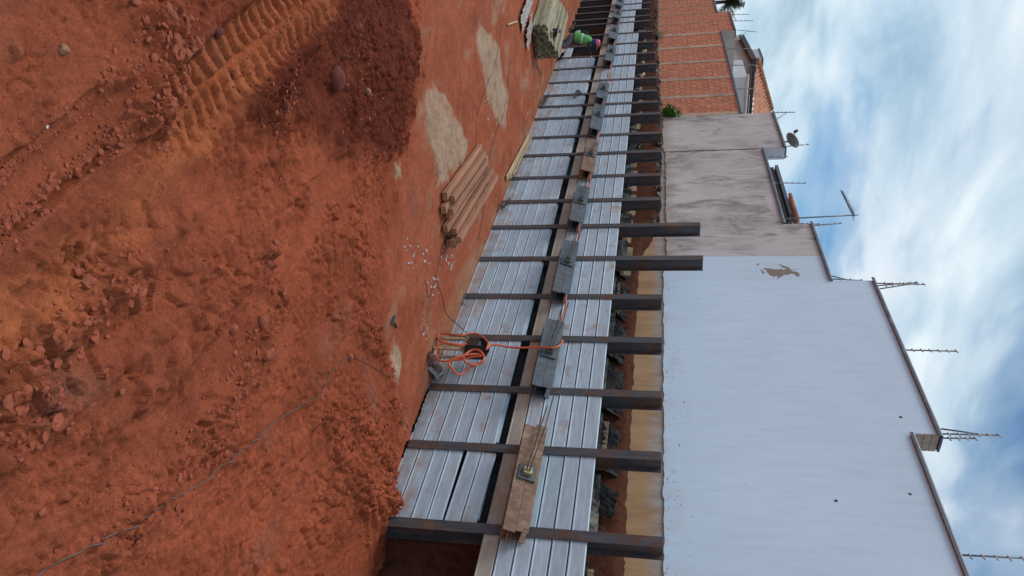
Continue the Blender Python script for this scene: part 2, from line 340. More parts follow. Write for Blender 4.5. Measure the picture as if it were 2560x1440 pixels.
q1, q2, qi, qt = voro(x*6.5+.8*fbm(x*4, y*4, 2, 27), y*6.5+.8*fbm(x*4+3, y*4, 2, 28), 6, True); p1, p2, pi_, pt_ = voro(x*15+.7*fbm(x*8, y*8, 2, 29), y*15+.7*fbm(x*8+3, y*8, 2, 30), 7, True)
chip = sstep(.02, .40, fbm(x*1.4+2, y*1.4, 4, 31)+.55*cl+.25*mr+.25*mr2-.45*flat-.6*sand)*(1-m1)*(1-m2)*(1-.8*mt)*(1-.5*dark)
chip2 = sstep(-.15, .35, fbm(x*2.1+7, y*2.1, 4, 32)+.5*cl+.3*dark-.5*flat-.6*sand)*(1-.7*m1)*(1-.7*mt)
h = h+chip*(.055*qt+.036*(qi-.4)*sstep(.0, .12, q2-q1))+chip2*(.040*pt_+.024*(pi_-.4)*sstep(0, .15, p2-p1))
h += rough*(.040*plate*sstep(.3, .9, rough)+.020*sstep(.0, .2, g2-g1)*gi+.012*crumb+.012*fbm(x*7, y*7, 4, 7)+.012*(rr-.7))
sx_, sy_ = x*.80+y*.60, -x*.60+y*.80
h += .014*(1-.6*flat)*(1-m1)*fbm(sx_*1.2, sy_*6.5, 4, 71)*(.5+.8*rough)+.006*(1-np.abs(fbm(x*9, y*9, 3, 72)))*rough
h += .005*fbm(x*20, y*20, 3, 8)+.11*dark*(.6+.5*fbm(x*1.7, y*1.7, 3, 9))+.03*cl
h += -.10*m1-.065*m2+.055*mr*(.6+.8*plate)+.05*mr2*(.5+.8*ci)
lug = np.abs(((st/.155+np.abs(tt+.04)*1.9/.155*.16) % 1)-.5)*2
h += mt*(-.075+.055*sstep(.40, .54, lug)*sstep(.0, .06, np.abs(tt+.04)))+.04*np.exp(-((np.abs(tt)-.35)/.07)**2)*sstep(0, .3, st)*(1-m1)
h += .035*sand*(.6+fbm(x*3, y*3, 3, 10))
for L in LINES:
    s, t = line_st(wx, wy, L); h += .045*np.exp(-(t/.10)**2)*(.4+ci)-.03*np.exp(-((t-.22)/.16)**2)
for k in range(5):   # wheel ruts beside the near bays
    s, t = line_st(x, y, G((790+k*26, 1030), (845+k*22, 1180), (905+k*16, 1300), (930+k*10, 1420))); h += .03*np.exp(-(t/.035)**2)*sstep(0, .4, s)
h += .11*heap*(1+.35*fbm(x*6, y*6, 4, 13)+.3*plate)
h = h*sstep(.55, .0, y) if False else h
wallm = sstep(-.30, -.02, y)*(x < -5.6); h = h*(1-.75*wallm)
Zg[near] = h
# colour (albedo)
red = np.array((.415, .102, .047)); dk = np.array((.145, .030, .018)); og = np.array((.58, .175, .066)); sn = np.array((.52, .365, .25)); pk = np.array((.44, .137, .073)); br = np.array((.36, .100, .050))
n0 = fbm(x*.8, y*.8, 4, 40); n1_ = fbm(x*3, y*3, 4, 41); n2_ = fbm(x*11, y*11, 3, 42)
c = red[None]*(1+.26*n0+.22*n1_+.22*n2_)[:, None]
lp = lambda c, k, m: c*(1-m[:, None])+k[None]*m[:, None]*(1+.16*n2_+.12*n1_)[:, None]
nearbrown = sstep(-5.6, -3.2, x)*sstep(-2.6, -4.0, y); c = lp(c, br, .55*np.clip(nearbrown+.3*n0, 0, 1))
c = lp(c, pk, .75*flat*np.clip(.6+.6*n0+.3*n1_, 0, 1))
c = lp(c, og, .85*org*np.clip(.7+.6*n1_, 0, 1)*(1-m1)*(1-m2)); c = lp(c, og*.85, .45*mt); c = lp(c, br, .5*np.maximum(m1, m2))
c = lp(c, dk, .9*dark*(1-mt)); c = lp(c, sn, .93*sand)
tan = np.exp(-((y+.02)/.34)**2)*np.clip(.55+.8*fbm(x*1.3, y*3, 3, 45), 0, 1)*sstep(-7, -8, x)*(1-.5*sstep(-17, -22, x)); c = lp(c, np.array((.42, .27, .16)), .8*tan)
pale = np.clip(fbm(x*1.1+5, y*2.2, 4, 46)*2.2-.55, 0, 1)*flat; c = lp(c, np.array((.47, .29, .18)), .6*pale)
grey = np.clip(fbm(x*1.5+15, y*1.5, 3, 47)*2.5-1.0, 0, 1)*(1-dark)*(1-sand); c = lp(c, np.array((.27, .16, .12)), .35*grey)
c *= (1+.30*rough*(crumb-.3))[:, None]
c = c*np.array((.89, .86, .84))[None]
C3[:] = red*.87; C3[near] = np.clip(c, .006, .9)
nx, ny = X.shape
me = bpy.data.meshes.new('ground')
idx = np.arange(nx*ny).reshape(nx, ny)
quads = np.stack([idx[:-1, :-1], idx[1:, :-1], idx[1:, 1:], idx[:-1, 1:]], -1).reshape(-1, 4)
me.vertices.add(nx*ny); me.vertices.foreach_set('co', np.stack([X, Y, Zg], -1).astype(np.float32).ravel())
me.loops.add(quads.size); me.loops.foreach_set('vertex_index', quads.ravel().astype(np.int32))
me.polygons.add(len(quads)); me.polygons.foreach_set('loop_start', np.arange(0, quads.size, 4, dtype=np.int32)); me.polygons.foreach_set('loop_total', np.full(len(quads), 4, np.int32))
me.polygons.foreach_set('use_smooth', np.ones(len(quads), bool)); me.update(calc_edges=True)
at = me.color_attributes.new('soil', 'FLOAT_COLOR', 'POINT')
at.data.foreach_set('color', np.concatenate([C3, np.ones(X.shape+(1,))], -1).astype(np.float32).ravel())
def soil_mat(name, attr=None, base=None, bs=.8):
    m, t, b = newmat(name); v = coords(t, False)
    a = noise(t, v, 30, 7, .72); d = noise(t, v, 120, 4, .65); e = noise(t, v, 9, 7, .7)
    vo = nd(t, 'ShaderNodeTexVoronoi', {'Vector': nd(t, 'ShaderNodeVectorMath', {0: v, 1: nd(t, 'ShaderNodeTexNoise', {'Vector': v, 'Scale': 14.0, 'Detail': 3.0}).outputs[1]}, operation='ADD').outputs[0] if False else v, 'Scale': 42.0, 'Randomness': 1.0}).outputs['Distance']
    col = nd(t, 'ShaderNodeVertexColor', layer_name=attr).outputs[0] if attr else mix(t, ramp(t, e, [(.3, 0.), (.7, 1.)]), tuple(q*.6 for q in base), tuple(q*1.35 for q in base))
    k = ramp(t, math_(t, 'MULTIPLY_ADD', a, .55, math_(t, 'MULTIPLY', d, .45)), [(.32, .60), (.5, 1.0), (.68, 1.36)])
    col = mix(t, 1.0, col, k, 'MULTIPLY')
    sp = noise(t, v, 95, 2, .5); col = mix(t, math_(t, 'MULTIPLY', ramp(t, sp, [(.70, 0.), (.76, 1.)]), .45), col, (.50, .30, .19))
    t.links.new(col, b.inputs['Base Color']); b.inputs['Roughness'].default_value = .95; b.inputs['Specular IOR Level'].default_value = .08
    bump(t, b, math_(t, 'MULTIPLY_ADD', d, .5, math_(t, 'MULTIPLY_ADD', a, 1.3, math_(t, 'MULTIPLY_ADD', vo, -.4, e))), bs, .013); return m
M['soil'] = soil_mat('red_soil', 'soil'); me.materials.append(M['soil'])
struct(link('ground', me))
def gh(px_, py_):   # ground height at a world point
    i = np.searchsorted(GX, px_); j = np.searchsorted(GY, py_)
    return float(Zg[min(max(i, 0), nx-1), min(max(j, 0), ny-1)])
# ------------------------------------------------------------------ piles: positions along the wall
PX = [q*CAM_D for q in (-.727, -.908, -1.073, -1.245, -1.412, -1.588, -1.761, -1.919, -2.086, -2.265, -2.423, -2.609, -2.739, -2.868, -3.030, -3.216, -3.385, -3.562, -3.748, -3.958, -4.066, -4.216, -4.357, -4.52, -4.68)]
PT = [CAM_H+q*CAM_D for q in (.005, .002, .003, .003, .002, .106, .106, .000, -.002, .001, .000, -.004, -.011, -.018, -.020, -.025, -.032, -.040, -.046, -.058, -.060, -.067, -.069, -.072, -.075)]
PX = [-3.93]+PX; PT = [3.54]+PT        # one more pile beside the dug-out recess
Z_LT, Z_SB, Z_UT = 1.276, 1.413, 2.68
ROW = .2115
# ------------------------------------------------------------------ soil bank behind the planks
bx = np.arange(-40, -1.5, .045)
def lipz(q): return 3.02+.42*sstep(-12.5, -14.5, q)-.16*sstep(-20, -30, q)
def trz(q): return 2.42+.22*sstep(-12.6, -14.0, q)
rows = []
for q in bx:
    r = float(sstep(-5.22, -5.05, q)); yb = .34+.24*r*1.0; lz = float(lipz(q)); tz = float(trz(q))
    prof = [(yb+.05, -.4)]+[(yb+.02*math.sin(k*2.1), z) for k, z in enumerate(np.linspace(-.1, 1.30, 14))]+[(yb-.02, 1.36), (.345, 1.42)]+[(.335, z) for z in np.linspace(1.6, tz-.08, 6)]
    prof += [(.34, tz), (.42, tz+.01), (.50, tz), (.57, tz+.03), (.61, tz+.12), (.625, tz+.30), (.63, lz-.16), (.645, lz-.06), (.68, lz), (.76, lz+.02), (.84, lz+.03), (.96, lz+.04)]
    rows.append(prof)
B = np.array(rows); bX = np.repeat(bx[:, None], B.shape[1], 1); s_ = np.cumsum(np.hypot(np.diff(B[:, :, 0], axis=1, prepend=B[:, :1, 0]), np.diff(B[:, :, 1], axis=1, prepend=B[:, :1, 1])), 1)
nn = fbm(bX*3, s_*3, 4, 60); n3 = fbm(bX*11, s_*11, 4, 61); v1, v2, vi = voro(bX*7, s_*7, 5)
low = B[:, :, 1] < 1.35; amp = np.where(low, .10, .05)
B[:, :, 0] += amp*nn*np.where(low & (bX < -5.2), .2, 1)+.025*n3*np.where(low & (bX < -5.2), .2, 1); B[:, :, 1] += np.where(B[:, :, 1] > 1.5, .035*n3+.05*(vi-.5)*sstep(0, .3, v2-v1)*(B[:, :, 0] > .58), 0)
mb = MB(); mb.grid([[(bX[i, j], B[i, j, 0], B[i, j, 1]) for j in range(B.shape[1])] for i in range(len(bx))])
M['bank'] = soil_mat('bank_soil', None, (.105, .038, .022), .8)  # damp soil tone, darkened further to put the bank's shade into the colour
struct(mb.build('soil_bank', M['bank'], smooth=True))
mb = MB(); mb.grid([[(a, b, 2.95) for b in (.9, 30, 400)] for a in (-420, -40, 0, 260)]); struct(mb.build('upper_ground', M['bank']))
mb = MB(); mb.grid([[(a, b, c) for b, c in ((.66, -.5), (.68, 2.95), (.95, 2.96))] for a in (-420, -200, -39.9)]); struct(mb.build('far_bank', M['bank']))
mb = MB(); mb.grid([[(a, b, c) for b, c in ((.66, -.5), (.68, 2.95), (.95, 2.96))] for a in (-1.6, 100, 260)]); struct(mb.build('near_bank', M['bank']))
# ------------------------------------------------------------------ houses along the top
YH = .90
def wall_mat(name, base, streak, kind):
    m, t, b = newmat(name); v = coords(t, False); vs = coords(t, False, (2.6, 1, .35) if kind == 'white' else (1.5, 1, .38)); g = nd(t, 'ShaderNodeNewGeometry'); sp = nd(t, 'ShaderNodeSeparateXYZ', {0: g.outputs['Position']})
    n = noise(t, v, 5, 6, .6); big = noise(t, v, .55, 4, .5); fine = noise(t, v, 70, 4)
    col = mix(t, ramp(t, big, [(.3, 0.), (.7, 1.)]), tuple(q*.95 for q in base), tuple(q*1.03 for q in base))
    if kind == 'white':
        s = noise(t, vs, 3.5, 6, .65); col = mix(t, math_(t, 'MULTIPLY', ramp(t, s, [(.48, 0.), (.72, 1.)]), .24), col, streak)
        wv = noise(t, coords(t, False, (.25, 1, 5)), 3, 5, .6); col = mix(t, math_(t, 'MULTIPLY', ramp(t, wv, [(.45, 0.), (.7, 1.)]), .12), col, (.80, .84, .88))
        cy = noise(t, v, 2.2, 6, .6); cf = math_(t, 'MULTIPLY', ramp(t, math_(t, 'SUBTRACT', cy, math_(t, 'MULTIPLY', math_(t, 'SUBTRACT', sp.outputs[2], 3.5), .5)), [(.36, 0.), (.62, 1.)]), .4); col = mix(t, cf, col, (.56, .49, .43))
        d = noise(t, v, 22, 3, .6); low = ramp(t, sp.outputs[2], [(0, 0.), (1, 1.)])
        zf = math_(t, 'SUBTRACT', 1.0, math_(t, 'MULTIPLY', math_(t, 'SUBTRACT', sp.outputs[2], 3.5), 1.1)); zf = math_(t, 'MAXIMUM', zf, 0.0)
        dd = math_(t, 'MULTIPLY_ADD', zf, .10, d)
        col = mix(t, math_(t, 'MULTIPLY', ramp(t, dd, [(.725, 0.), (.765, 1.)]), .8), col, (.12, .115, .11))
    if kind == 'patch' or kind == 'grey':
        s = noise(t, vs, 2.4, 10, .70, 1.4); lm = noise(t, v, .7, 5, .55); col = mix(t, math_(t, 'MULTIPLY', ramp(t, s, [(.38, 0.), (.62, 1.)]), ramp(t, lm, [(.38, .15), (.6, 1.)])), col, streak)
        s2 = noise(t, vs, 6.5, 9, .75, .9); col = mix(t, math_(t, 'MULTIPLY', math_(t, 'MULTIPLY', ramp(t, s2, [(.52, 0.), (.68, 1.)]), .8), ramp(t, lm, [(.42, 0.), (.62, 1.)])), col, tuple(q*.5 for q in streak))
        p = noise(t, coords(t, False, (1.3, 1, .6)), 1.1, 10, .68, .5); col = mix(t, math_(t, 'MULTIPLY', ramp(t, p, [(.53, 0.), (.62, 1.)]), .7), col, (.205, .17, .145))
        w = noise(t, v, 1.6, 7, .62, .3); col = mix(t, math_(t, 'MULTIPLY', ramp(t, w, [(.57, 0.), (.63, 1.)]), .6), col, (.52, .475, .445))
        zf = ramp(t, math_(t, 'MULTIPLY_ADD', n, .5, math_(t, 'MULTIPLY', math_(t, 'SUBTRACT', sp.outputs[2], 3.5), 1.4)), [(.3, 1.), (.75, 0.)])
        col = mix(t, math_(t, 'MULTIPLY', zf, .65), col, (.42, .27, .18))
    if kind == 'peel':
        # paint fallen off around one spot high on the wall
        dz = math_(t, 'DIVIDE', math_(t, 'SUBTRACT', sp.outputs[2], 5.80), .62); dx = math_(t, 'DIVIDE', math_(t, 'SUBTRACT', sp.outputs[0], -12.36), .36)
        r = math_(t, 'SQRT', math_(t, 'ADD', math_(t, 'MULTIPLY', dz, dz), math_(t, 'MULTIPLY', dx, dx)))
        q = math_(t, 'MULTIPLY_ADD', noise(t, v, 4.2, 6, .6, .8), 2.2, math_(t, 'MULTIPLY', r, -.75))
        col = mix(t, ramp(t, q, [(.77, 0.), (.80, 1.)]), col, (.27, .21, .17))
        s = noise(t, vs, 3.5, 6, .65); col = mix(t, math_(t, 'MULTIPLY', ramp(t, s, [(.5, 0.), (.75, 1.)]), .2), col, streak)
    if kind == 'footing':
        s = math_(t, 'MULTIPLY_ADD', n, .34, sp.outputs[2]); col = mix(t, ramp(t, math_(t, 'SUBTRACT', s, 2.95), [(.53, 0.), (.68, 1.)]), col, (.40, .375, .35))
        s2 = noise(t, vs, 5, 7, .65); col = mix(t, math_(t, 'MULTIPLY', ramp(t, s2, [(.42, 0.), (.66, 1.)]), .75), col, streak)
    t.links.new(col, b.inputs['Base Color']); b.inputs['Roughness'].default_value = .9; b.inputs['Specular IOR Level'].default_value = .3
    bump(t, b, math_(t, 'MULTIPLY_ADD', fine, .4, n), .22, .006); return m
M['white'] = wall_mat('white_paint', (.635, .775, .905), (.46, .48, .50), 'white'); M['peel'] = wall_mat('white_peeling', (.61, .735, .845), (.48, .48, .49), 'peel')
M['grey'] = wall_mat('grey_render', (.60, .555, .53), (.31, .285, .275), 'grey'); M['footing'] = wall_mat('stained_footing', (.50, .31, .165), (.36, .20, .10), 'footing')
def facade(parent, x0, x1, z1, mat, depth=6.0, zb=3.56, jag=.014, name='wall', yf=YH):
    """rendered wall block with a ragged lower edge where the render ends"""
    mb = MB(); mb.box2((x0, yf, zb+.06), (x1, yf+depth, z1)); n = max(6, int((x1-x0)/.07)); f = []; k = []
    for i in range(n+1):
        q = x0+(x1-x0)*i/n; z = zb+jag*float(fbm(np.array([q*9.]), np.array([1.3]), 5, 70)[0])*2; f.append((q, yf, z)); k.append((q, yf+.03, z+.012))
    top = [(q[0], yf, zb+.06) for q in f]; mb.grid([top, f, k]); return mb.build(name, mat, parent)
def coping(parent, x0, x1, z, yf=YH):
    mb = MB(); mb.prism([(-.04, -.04), (-.04, .0), (-.03, .02), (.10, .03), (.30, .03), (.30, 0), (-.032, 0), (-.032, -.04)], (x0, yf, z), (0, 1, 0), (0, 0, 1), (1, 0, 0), x1-x0); return mb.build('coping', M['coping'], parent)
h1 = thing('white_house', 'large white rendered house wall with stepped parapet above the steel piles', 'house', (0, 0, 0))
facade(h1, -8.05, 1.5, 7.09, M['white']); facade(h1, -12.02, -8.0505, 7.46, M['white'], depth=.34)
coping(h1, -8.04, 1.55, 7.09); coping(h1, -12.08, -7.99, 7.46); coping(h1, -12.0, -11.2, 7.462, YH+5.0) if False else None
M['redbrick'] = simple('end_brick', (.36, .26, .19), .9, 0, .3, 20, .5, .01)
mb = MB()
for i in range(3): mb.box2((-8.05, YH+.005, 7.15+i*.105), (-8.035, YH+.335, 7.245+i*.105))
mb.build('brick_end', M['redbrick'], h1)
mb = MB(); mb.box2((-12.02, YH+.02, 2.7), (1.5, YH+.5, 3.63)); mb.build('footing', M['footing'], h1)
for q in ((2090, 1252), (2275, 1235), (2252, 1043)):
    p = gy(*q, YH); mb = MB(); mb.tube([(p[0], YH-.003, p[2]), (p[0], YH+.01, p[2])], .022, 10); mb.build('filled_hole', M['mortar'], h1)
h2 = thing('grey_house', 'weathered grey rendered house wall with dark rain streaks and low parapets', 'house')
facade(h2, -12.92, -12.0205, 6.71, M['peel'], name='peeling_wall', yf=YH+.004)['label'] = 'narrow white strip with brown peeled paint'
facade(h2, -14.22, -12.9205, 6.71, M['grey'], zb=3.62, jag=.02); facade(h2, -18.26, -14.2205, 6.15, M['grey'], zb=3.62, jag=.02); facade(h2, -20.74, -18.2605, 6.70, M['grey'], depth=.34, zb=3.55, jag=.02, yf=YH-.012)
coping(h2, -14.26, -12.0, 6.71); coping(h2, -18.25, -14.23, 6.15); coping(h2, -20.78, -18.22, 6.70, YH-.012)
mb = MB(); mb.box2((-20.74, YH+.03, 2.7), (-12.03, YH+.5, 3.70)); mb.build('footing', M['footing'], h2)
mb = MB(); mb.box2((-18.2602, YH+.0, 6.15), (-18.235, YH+.32, 6.69)); mb.build('side_wall', M['palewall'], h2)
# crack between two parts of the grey wall
pts = [(-18.24+.02*math.sin(k*1.7)+.02*random.random(), YH-.002, 3.7+k*.1) for k in range(24)]
mb = MB(); mb.tube(pts, .008, 5); mb.build('crack', M['wire'], h2)
# house behind the low grey parapet: dark eave and a strip of tiles
E0, E1 = gy(1867, 375, 4.0), gy(1952, 545, 4.0)
M['tile'] = simple('roof_tile', (.52, .20, .10), .8, 0, .3, 10, .3, .01, stain=(.20, .08, .05), st=(.52, .72))
h2b = thing('brown_eave_house', 'house roof with dark brown eave and tile row behind the grey parapet', 'house')
mb = MB(); a, b_ = gy(1905, 374, 4.0), gy(1965, 556, 4.0); zt_ = max(gy(1917, 374, 4.)[2], 7.0)
mb.box2((b_[0]-.3, 4.0, 5.6), (a[0]+1.5, 8, gy(1922, 378, 4.0)[2])); mb.build('wall', M['dark_wood'], h2b)
zz_ = gy(1925, 380, 4.0)[2]
mb = MB(); mb.box2((b_[0]-.35, 3.9, zz_), (a[0]+1.55, 8, zz_+.10)); mb.build('fascia', M['coping'], h2b)
for k in range(9):
    p = gy(1950+k*3.0, 495+k*7.2, 3.9); mb = MB(); mb.tube([(p[0], 3.75, zz_+.15), (p[0], 4.5, zz_+.25)], .055, 8); mb.build('roof_tile', M['tile'], h2b, True)
# ------------------------------------------------------------------ hollow-brick building
h3 = thing('brick_building', 'unrendered orange hollow brick building with grey concrete pillars', 'building')
XB0, XB1, XB2, XB3 = -20.78, -29.65, -32.5, -37.5
M['brick'] = simple('hollow_brick', (.54, .19, .098), .88, 0, .22, 12, .3, .006, (1, 1, 2), stain=(.52, .30, .20), st=(.60, .75), rvar=.09)
M['joint'] = simple('brick_joint', (.50, .32, .23), .95, 0, .2, 10, .4, .008)
mb = MB(); mb.box2((XB1, YH+.012, 2.7), (XB0, YH+6, 5.82)); mb.box2((XB2, YH+.012, 2.7), (XB1-.0005, YH+6, 6.34)); mb.box2((XB3, YH+.012, 2.7), (XB2-.0005, YH+6, 5.83)); mb.build('wall_core', M['joint'], h3)
pil = [XB0-.12]+[float(gy(1745, q, YH)[0]) for q in (240, 196, 154, 116)]+[XB1+.12]
pil2 = [float(gy(1745, q, YH)[0]) for q in (56, 33, 14, -4)]
mbs = []
for q in pil: mbs.append((q, .24, 5.82))
for q in pil2: mbs.append((q, .07, 5.8))
for q, w_, zt in mbs: mb = MB(); mb.box2((q-w_/2, YH-.004, 2.9), (q+w_/2, YH+.2, zt-.002)); mb.build('pillar', M['concrete'], h3)
coping(h3, XB1+.02, XB0-.02, 5.82); coping(h3, XB2-.03, XB1+.03, 6.34); coping(h3, XB3, XB2-.05, 5.83)
mb = MB(); mb.box2((XB1-.0003, YH+.0, 5.83), (XB1+.012, YH+6, 6.33)); mb.build('side_wall', M['beige'], h3)
BL, BH = .33, .183
me_b = bpy.data.meshes.new('brick'); t_ = MB()
t_.prism([(-.004, .008), (.0, .0), (0, .058), (.003, .060), (.003, .064), (0, .066), (0, .118), (.003, .120), (.003, .124), (0, .126), (.0, BH-.012), (-.004, BH-.02), (.03, BH-.02), (.03, .008)], (0, 0, 0), (0, 1, 0), (0, 0, 1), (1, 0, 0), 1.0)
me_b.from_pydata(t_.v, [], t_.f); me_b.update(); me_b.materials.append(M['brick'])
spots = []
allp = sorted([(q, w_) for q, w_, _ in mbs], reverse=True)+[(XB3, .1)]
for (a, wa), (b_, wb) in zip(allp[:-1], allp[1:]):
    lo, hi = b_+wb/2+.008, a-wa/2-.008
    if hi-lo < .1: continue
    zmax = 5.80 if lo > XB1-.2 else (6.32 if lo > XB2-.2 else 5.8); r = 0; z = 3.0
    while z+BH < zmax:
        q = hi-(BL/2 if r % 2 else 0) if True else hi
        segs = []; e = hi
        first = BL*(.5 if r % 2 else 1)
        while e-lo > .05:
            L = min(first, e-lo); segs.append((e-L, L-.012)); e -= L; first = BL
        spots += [(q0, z, L) for q0, L in segs]; z += BH; r += 1
spots.sort(key=lambda s: -s[0])
rest = MB()
for i, (q0, z, L) in enumerate(spots):
    yy = YH+.006+random.uniform(-.004, .004)
    if i < 300:
        o = link('brick', me_b, h3, (q0, yy, z)); o.scale = (L, 1, 1)
    else: rest.add([(v[0]*L+q0, v[1]+yy, v[2]+z) for v in t_.v], t_.f)
o = rest.build('bricks', M['brick'], h3); o['kind'] = 'stuff'
# ------------------------------------------------------------------ house and blocks behind the brick building
h4 = thing('tiled_house', 'beige house with orange tile hip roof and dark eaves behind the brick building', 'house')
K = gy(1889, 147, 5.6); Lp = gy(1857, 86, 5.6)
slope = .38
def on_roof(px, py):
    d = ray(px, py); t = (K[2]+slope*(K[0]-CC[0])-CC[2])/(d[2]+slope*d[0]); return CC+t*d
T = on_roof(1925, 272)
mb = MB(); mb.box2((Lp[0]-1, 5.9, 3), (K[0]-.45, 15, K[2]-.12)); mb.build('wall', M['beige'], h4)
nyt, nxt = 110, 40; P = []
ylen = 8.0; depth_x = 4.6
for i in range(nxt+1):
    u = i/nxt*depth_x; row = []
    for j in range(nyt+1):
        yy = K[1]+.02+j/nyt*ylen
        ymin = K[1]+u*((T[1]-K[1])/max(.2, K[0]-T[0]))
        yy = max(yy, ymin); row.append((K[0]-u, yy, K[2]+slope*u+.06*math.sin(yy*2*math.pi/.30)+.07*((i % 4)/4)+.05))
    P.append(row)
mb = MB(); mb.grid(P); mb.build('roof', M['tile'], h4, True)
mb = MB()
mb.box2((K[0]-.03, K[1], K[2]-.16), (K[0]+.02, K[1]+ylen, K[2]+.02)); mb.build('fascia', M['dark_wood'], h4)
dK = Vector(Lp)-Vector(K); mb = MB(); mb.prism([(0, -.22), (0, .06), (.75, .06), (.75, -.05)], K, (0, 1, 0), (0, 0, 1), dK.normalized(), dK.length); mb.build('verge', M['dark_wood'], h4)
rl = (Vector(T)-Vector(K)); nrt = 15
for k in range(nrt):
    p = Vector(K)+rl*(k+.2)/nrt+Vector((0, 0, .13)); mb = MB(); mb.tube([p, p+rl/nrt*.95], [.12, .10], 8); mb.build('ridge_tile', M['tile'], h4, True)
wb = thing('pale_block', 'pale grey wall block with white gutter pipe behind the brick parapet', 'building')
p = gy(1868, 192, 2.6); q = gy(1838, 192, 2.6)
mb = MB(); mb.box2((p[0]-2.2, 2.6, 3), (p[0], 7.2, p[2])); mb.build('wall', M['palewall'], wb)
mb = MB(); mb.tube([(p[0]+.04, 2.5, p[2]+.02), (p[0]+.04, 7.2, p[2]+.02)], .05, 8); mb.build('gutter', M['insul'], wb, True)
wt = thing('white_tank_block', 'small pale water tank block rising behind the tile roof', 'tank')
p = gy(1893, 128, 12); q = gy(1906, 150, 12)
mb = MB(); mb.box2((p[0]-.6, 12, 5), (p[0]+2.2, 15, q[2])); mb.build('body', M['palewall'], wt); mb = MB(); mb.box2((p[0]-.65, 11.95, q[2]), (p[0]+2.25, 15.05, q[2]+.12)); mb.build('lid', M['coping'], wt)
# ------------------------------------------------------------------ steel piles
FW, DP, TF, TW = .145, .25, .011, .009
prof = [(-FW/2, 0), (FW/2, 0), (FW/2, TF), (TW/2, TF), (TW/2, DP-TF), (FW/2, DP-TF), (FW/2, DP), (-FW/2, DP), (-FW/2, DP-TF), (-TW/2, DP-TF), (-TW/2, TF), (-FW/2, TF)]
pg = 'steel piles along the retaining wall'
ORD = 'zeroth first second third fourth fifth sixth seventh eighth ninth tenth eleventh twelfth thirteenth fourteenth fifteenth sixteenth seventeenth eighteenth nineteenth twentieth twenty-first twenty-second twenty-third twenty-fourth twenty-fifth twenty-sixth'.split()
for i, (px_, zt) in enumerate(zip(PX, PT)):
    mb = MB(); mb.prism(prof, (0, 0, 0), (1, 0, 0), (0, 1, 0), (0, 0, 1), zt+.6)
    o = mb.build('steel_pile', M['pile']); o.location = (px_, 0, -.6); o.rotation_euler = (random.uniform(-.002, .002), random.uniform(-.003, .003), random.uniform(-.02, .02))
    if i == 0: lb = 'dark steel pile at the foot of the white wall, past the open recess'
    elif i == 1: lb = 'dark steel pile at the edge of the dug-out red soil recess'
    elif i == 6: lb = 'tall steel pile rising high in front of the seam between white and grey walls'
    elif i == 7: lb = 'tall steel pile rising high in front of the streaked grey wall'
    elif i in (2, 3, 4, 5): lb = 'dark steel pile under the white wall, %s from the dug-out recess' % ORD[i]
    elif i < 13: lb = 'short rust-dark steel pile under the grey wall, %s from the dug-out recess' % ORD[i]
    elif i < 19: lb = 'rust-dark steel pile under the orange brick wall, %s from the recess' % ORD[i]
    else: lb = 'bare steel pile in the stretch without lower planks, %s from the recess' % ORD[i]
    tag(o, lb, 'steel pile', pg)
# ------------------------------------------------------------------ grey planks between the piles
pw = thing('plank_wall', 'retaining wall of grey metal planks slotted between steel piles', 'retaining wall')
pp = [(.016, .004), (.012, .0), (-.002, .001), (-.006, .006), (-.006, .014), (.002, .019), (.004, .026), (.004, ROW-.026), (.012, ROW-.014), (.03, ROW-.013), (.04, ROW-.013), (.04, .004)]
me_p = {}
for k in ('plank', 'plank_muddy'):
    mb = MB(); mb.prism(pp, (-.5, 0, 0), (0, 1, 0), (0, 0, 1), (1, 0, 0), 1.0)
    me = bpy.data.meshes.new('plank'); me.from_pydata(mb.v, [], mb.f); me.update(); me.materials.append(M[k]); me_p[k] = me
npl = 0
for i in range(len(PX)-1):
    a, b_ = PX[i], PX[i+1]; cx = (a+b_)/2; L = (a-b_)-TW-.02
    up = 5 if i in (19, 20, 21) else 6
    for r in range(up):
        o = link('plank', me_p['plank_muddy' if r == 0 else 'plank'], pw, (cx, .0135+random.uniform(0, .003), Z_SB+r*ROW)); o.scale = (L, 1, 1); o.rotation_euler = (0, random.uniform(-.002, .002), 0); npl += 1
        if r == 0: o['label'] = 'muddy tan plank above the gap'
    if i == 0: continue
    lo = {17: 2}.get(i, 6 if i < 17 else 0)
    for r in range(lo):
        z = r*ROW+.003; ry = random.uniform(-.0025, .0025); dx = 0; LL = L
        if i == 1:
            if r >= 4: z += .035; ry = .03
            if r == 5: dx = .03
        if r == 5: LL = L-random.uniform(0, .05)
        o = link('plank', me_p['plank'], pw, (cx+dx, .0135+random.uniform(0, .008), z)); o.scale = (LL, 1, 1); o.rotation_euler = (0, ry, 0); npl += 1
    if lo == 6 and i not in (3, 8):      # lip of a second plank standing behind the top one
        o = link('plank', me_p['plank'], pw, (cx-.06, .050, 5*ROW+.035)); o.scale = (L*.86, 1, 1)
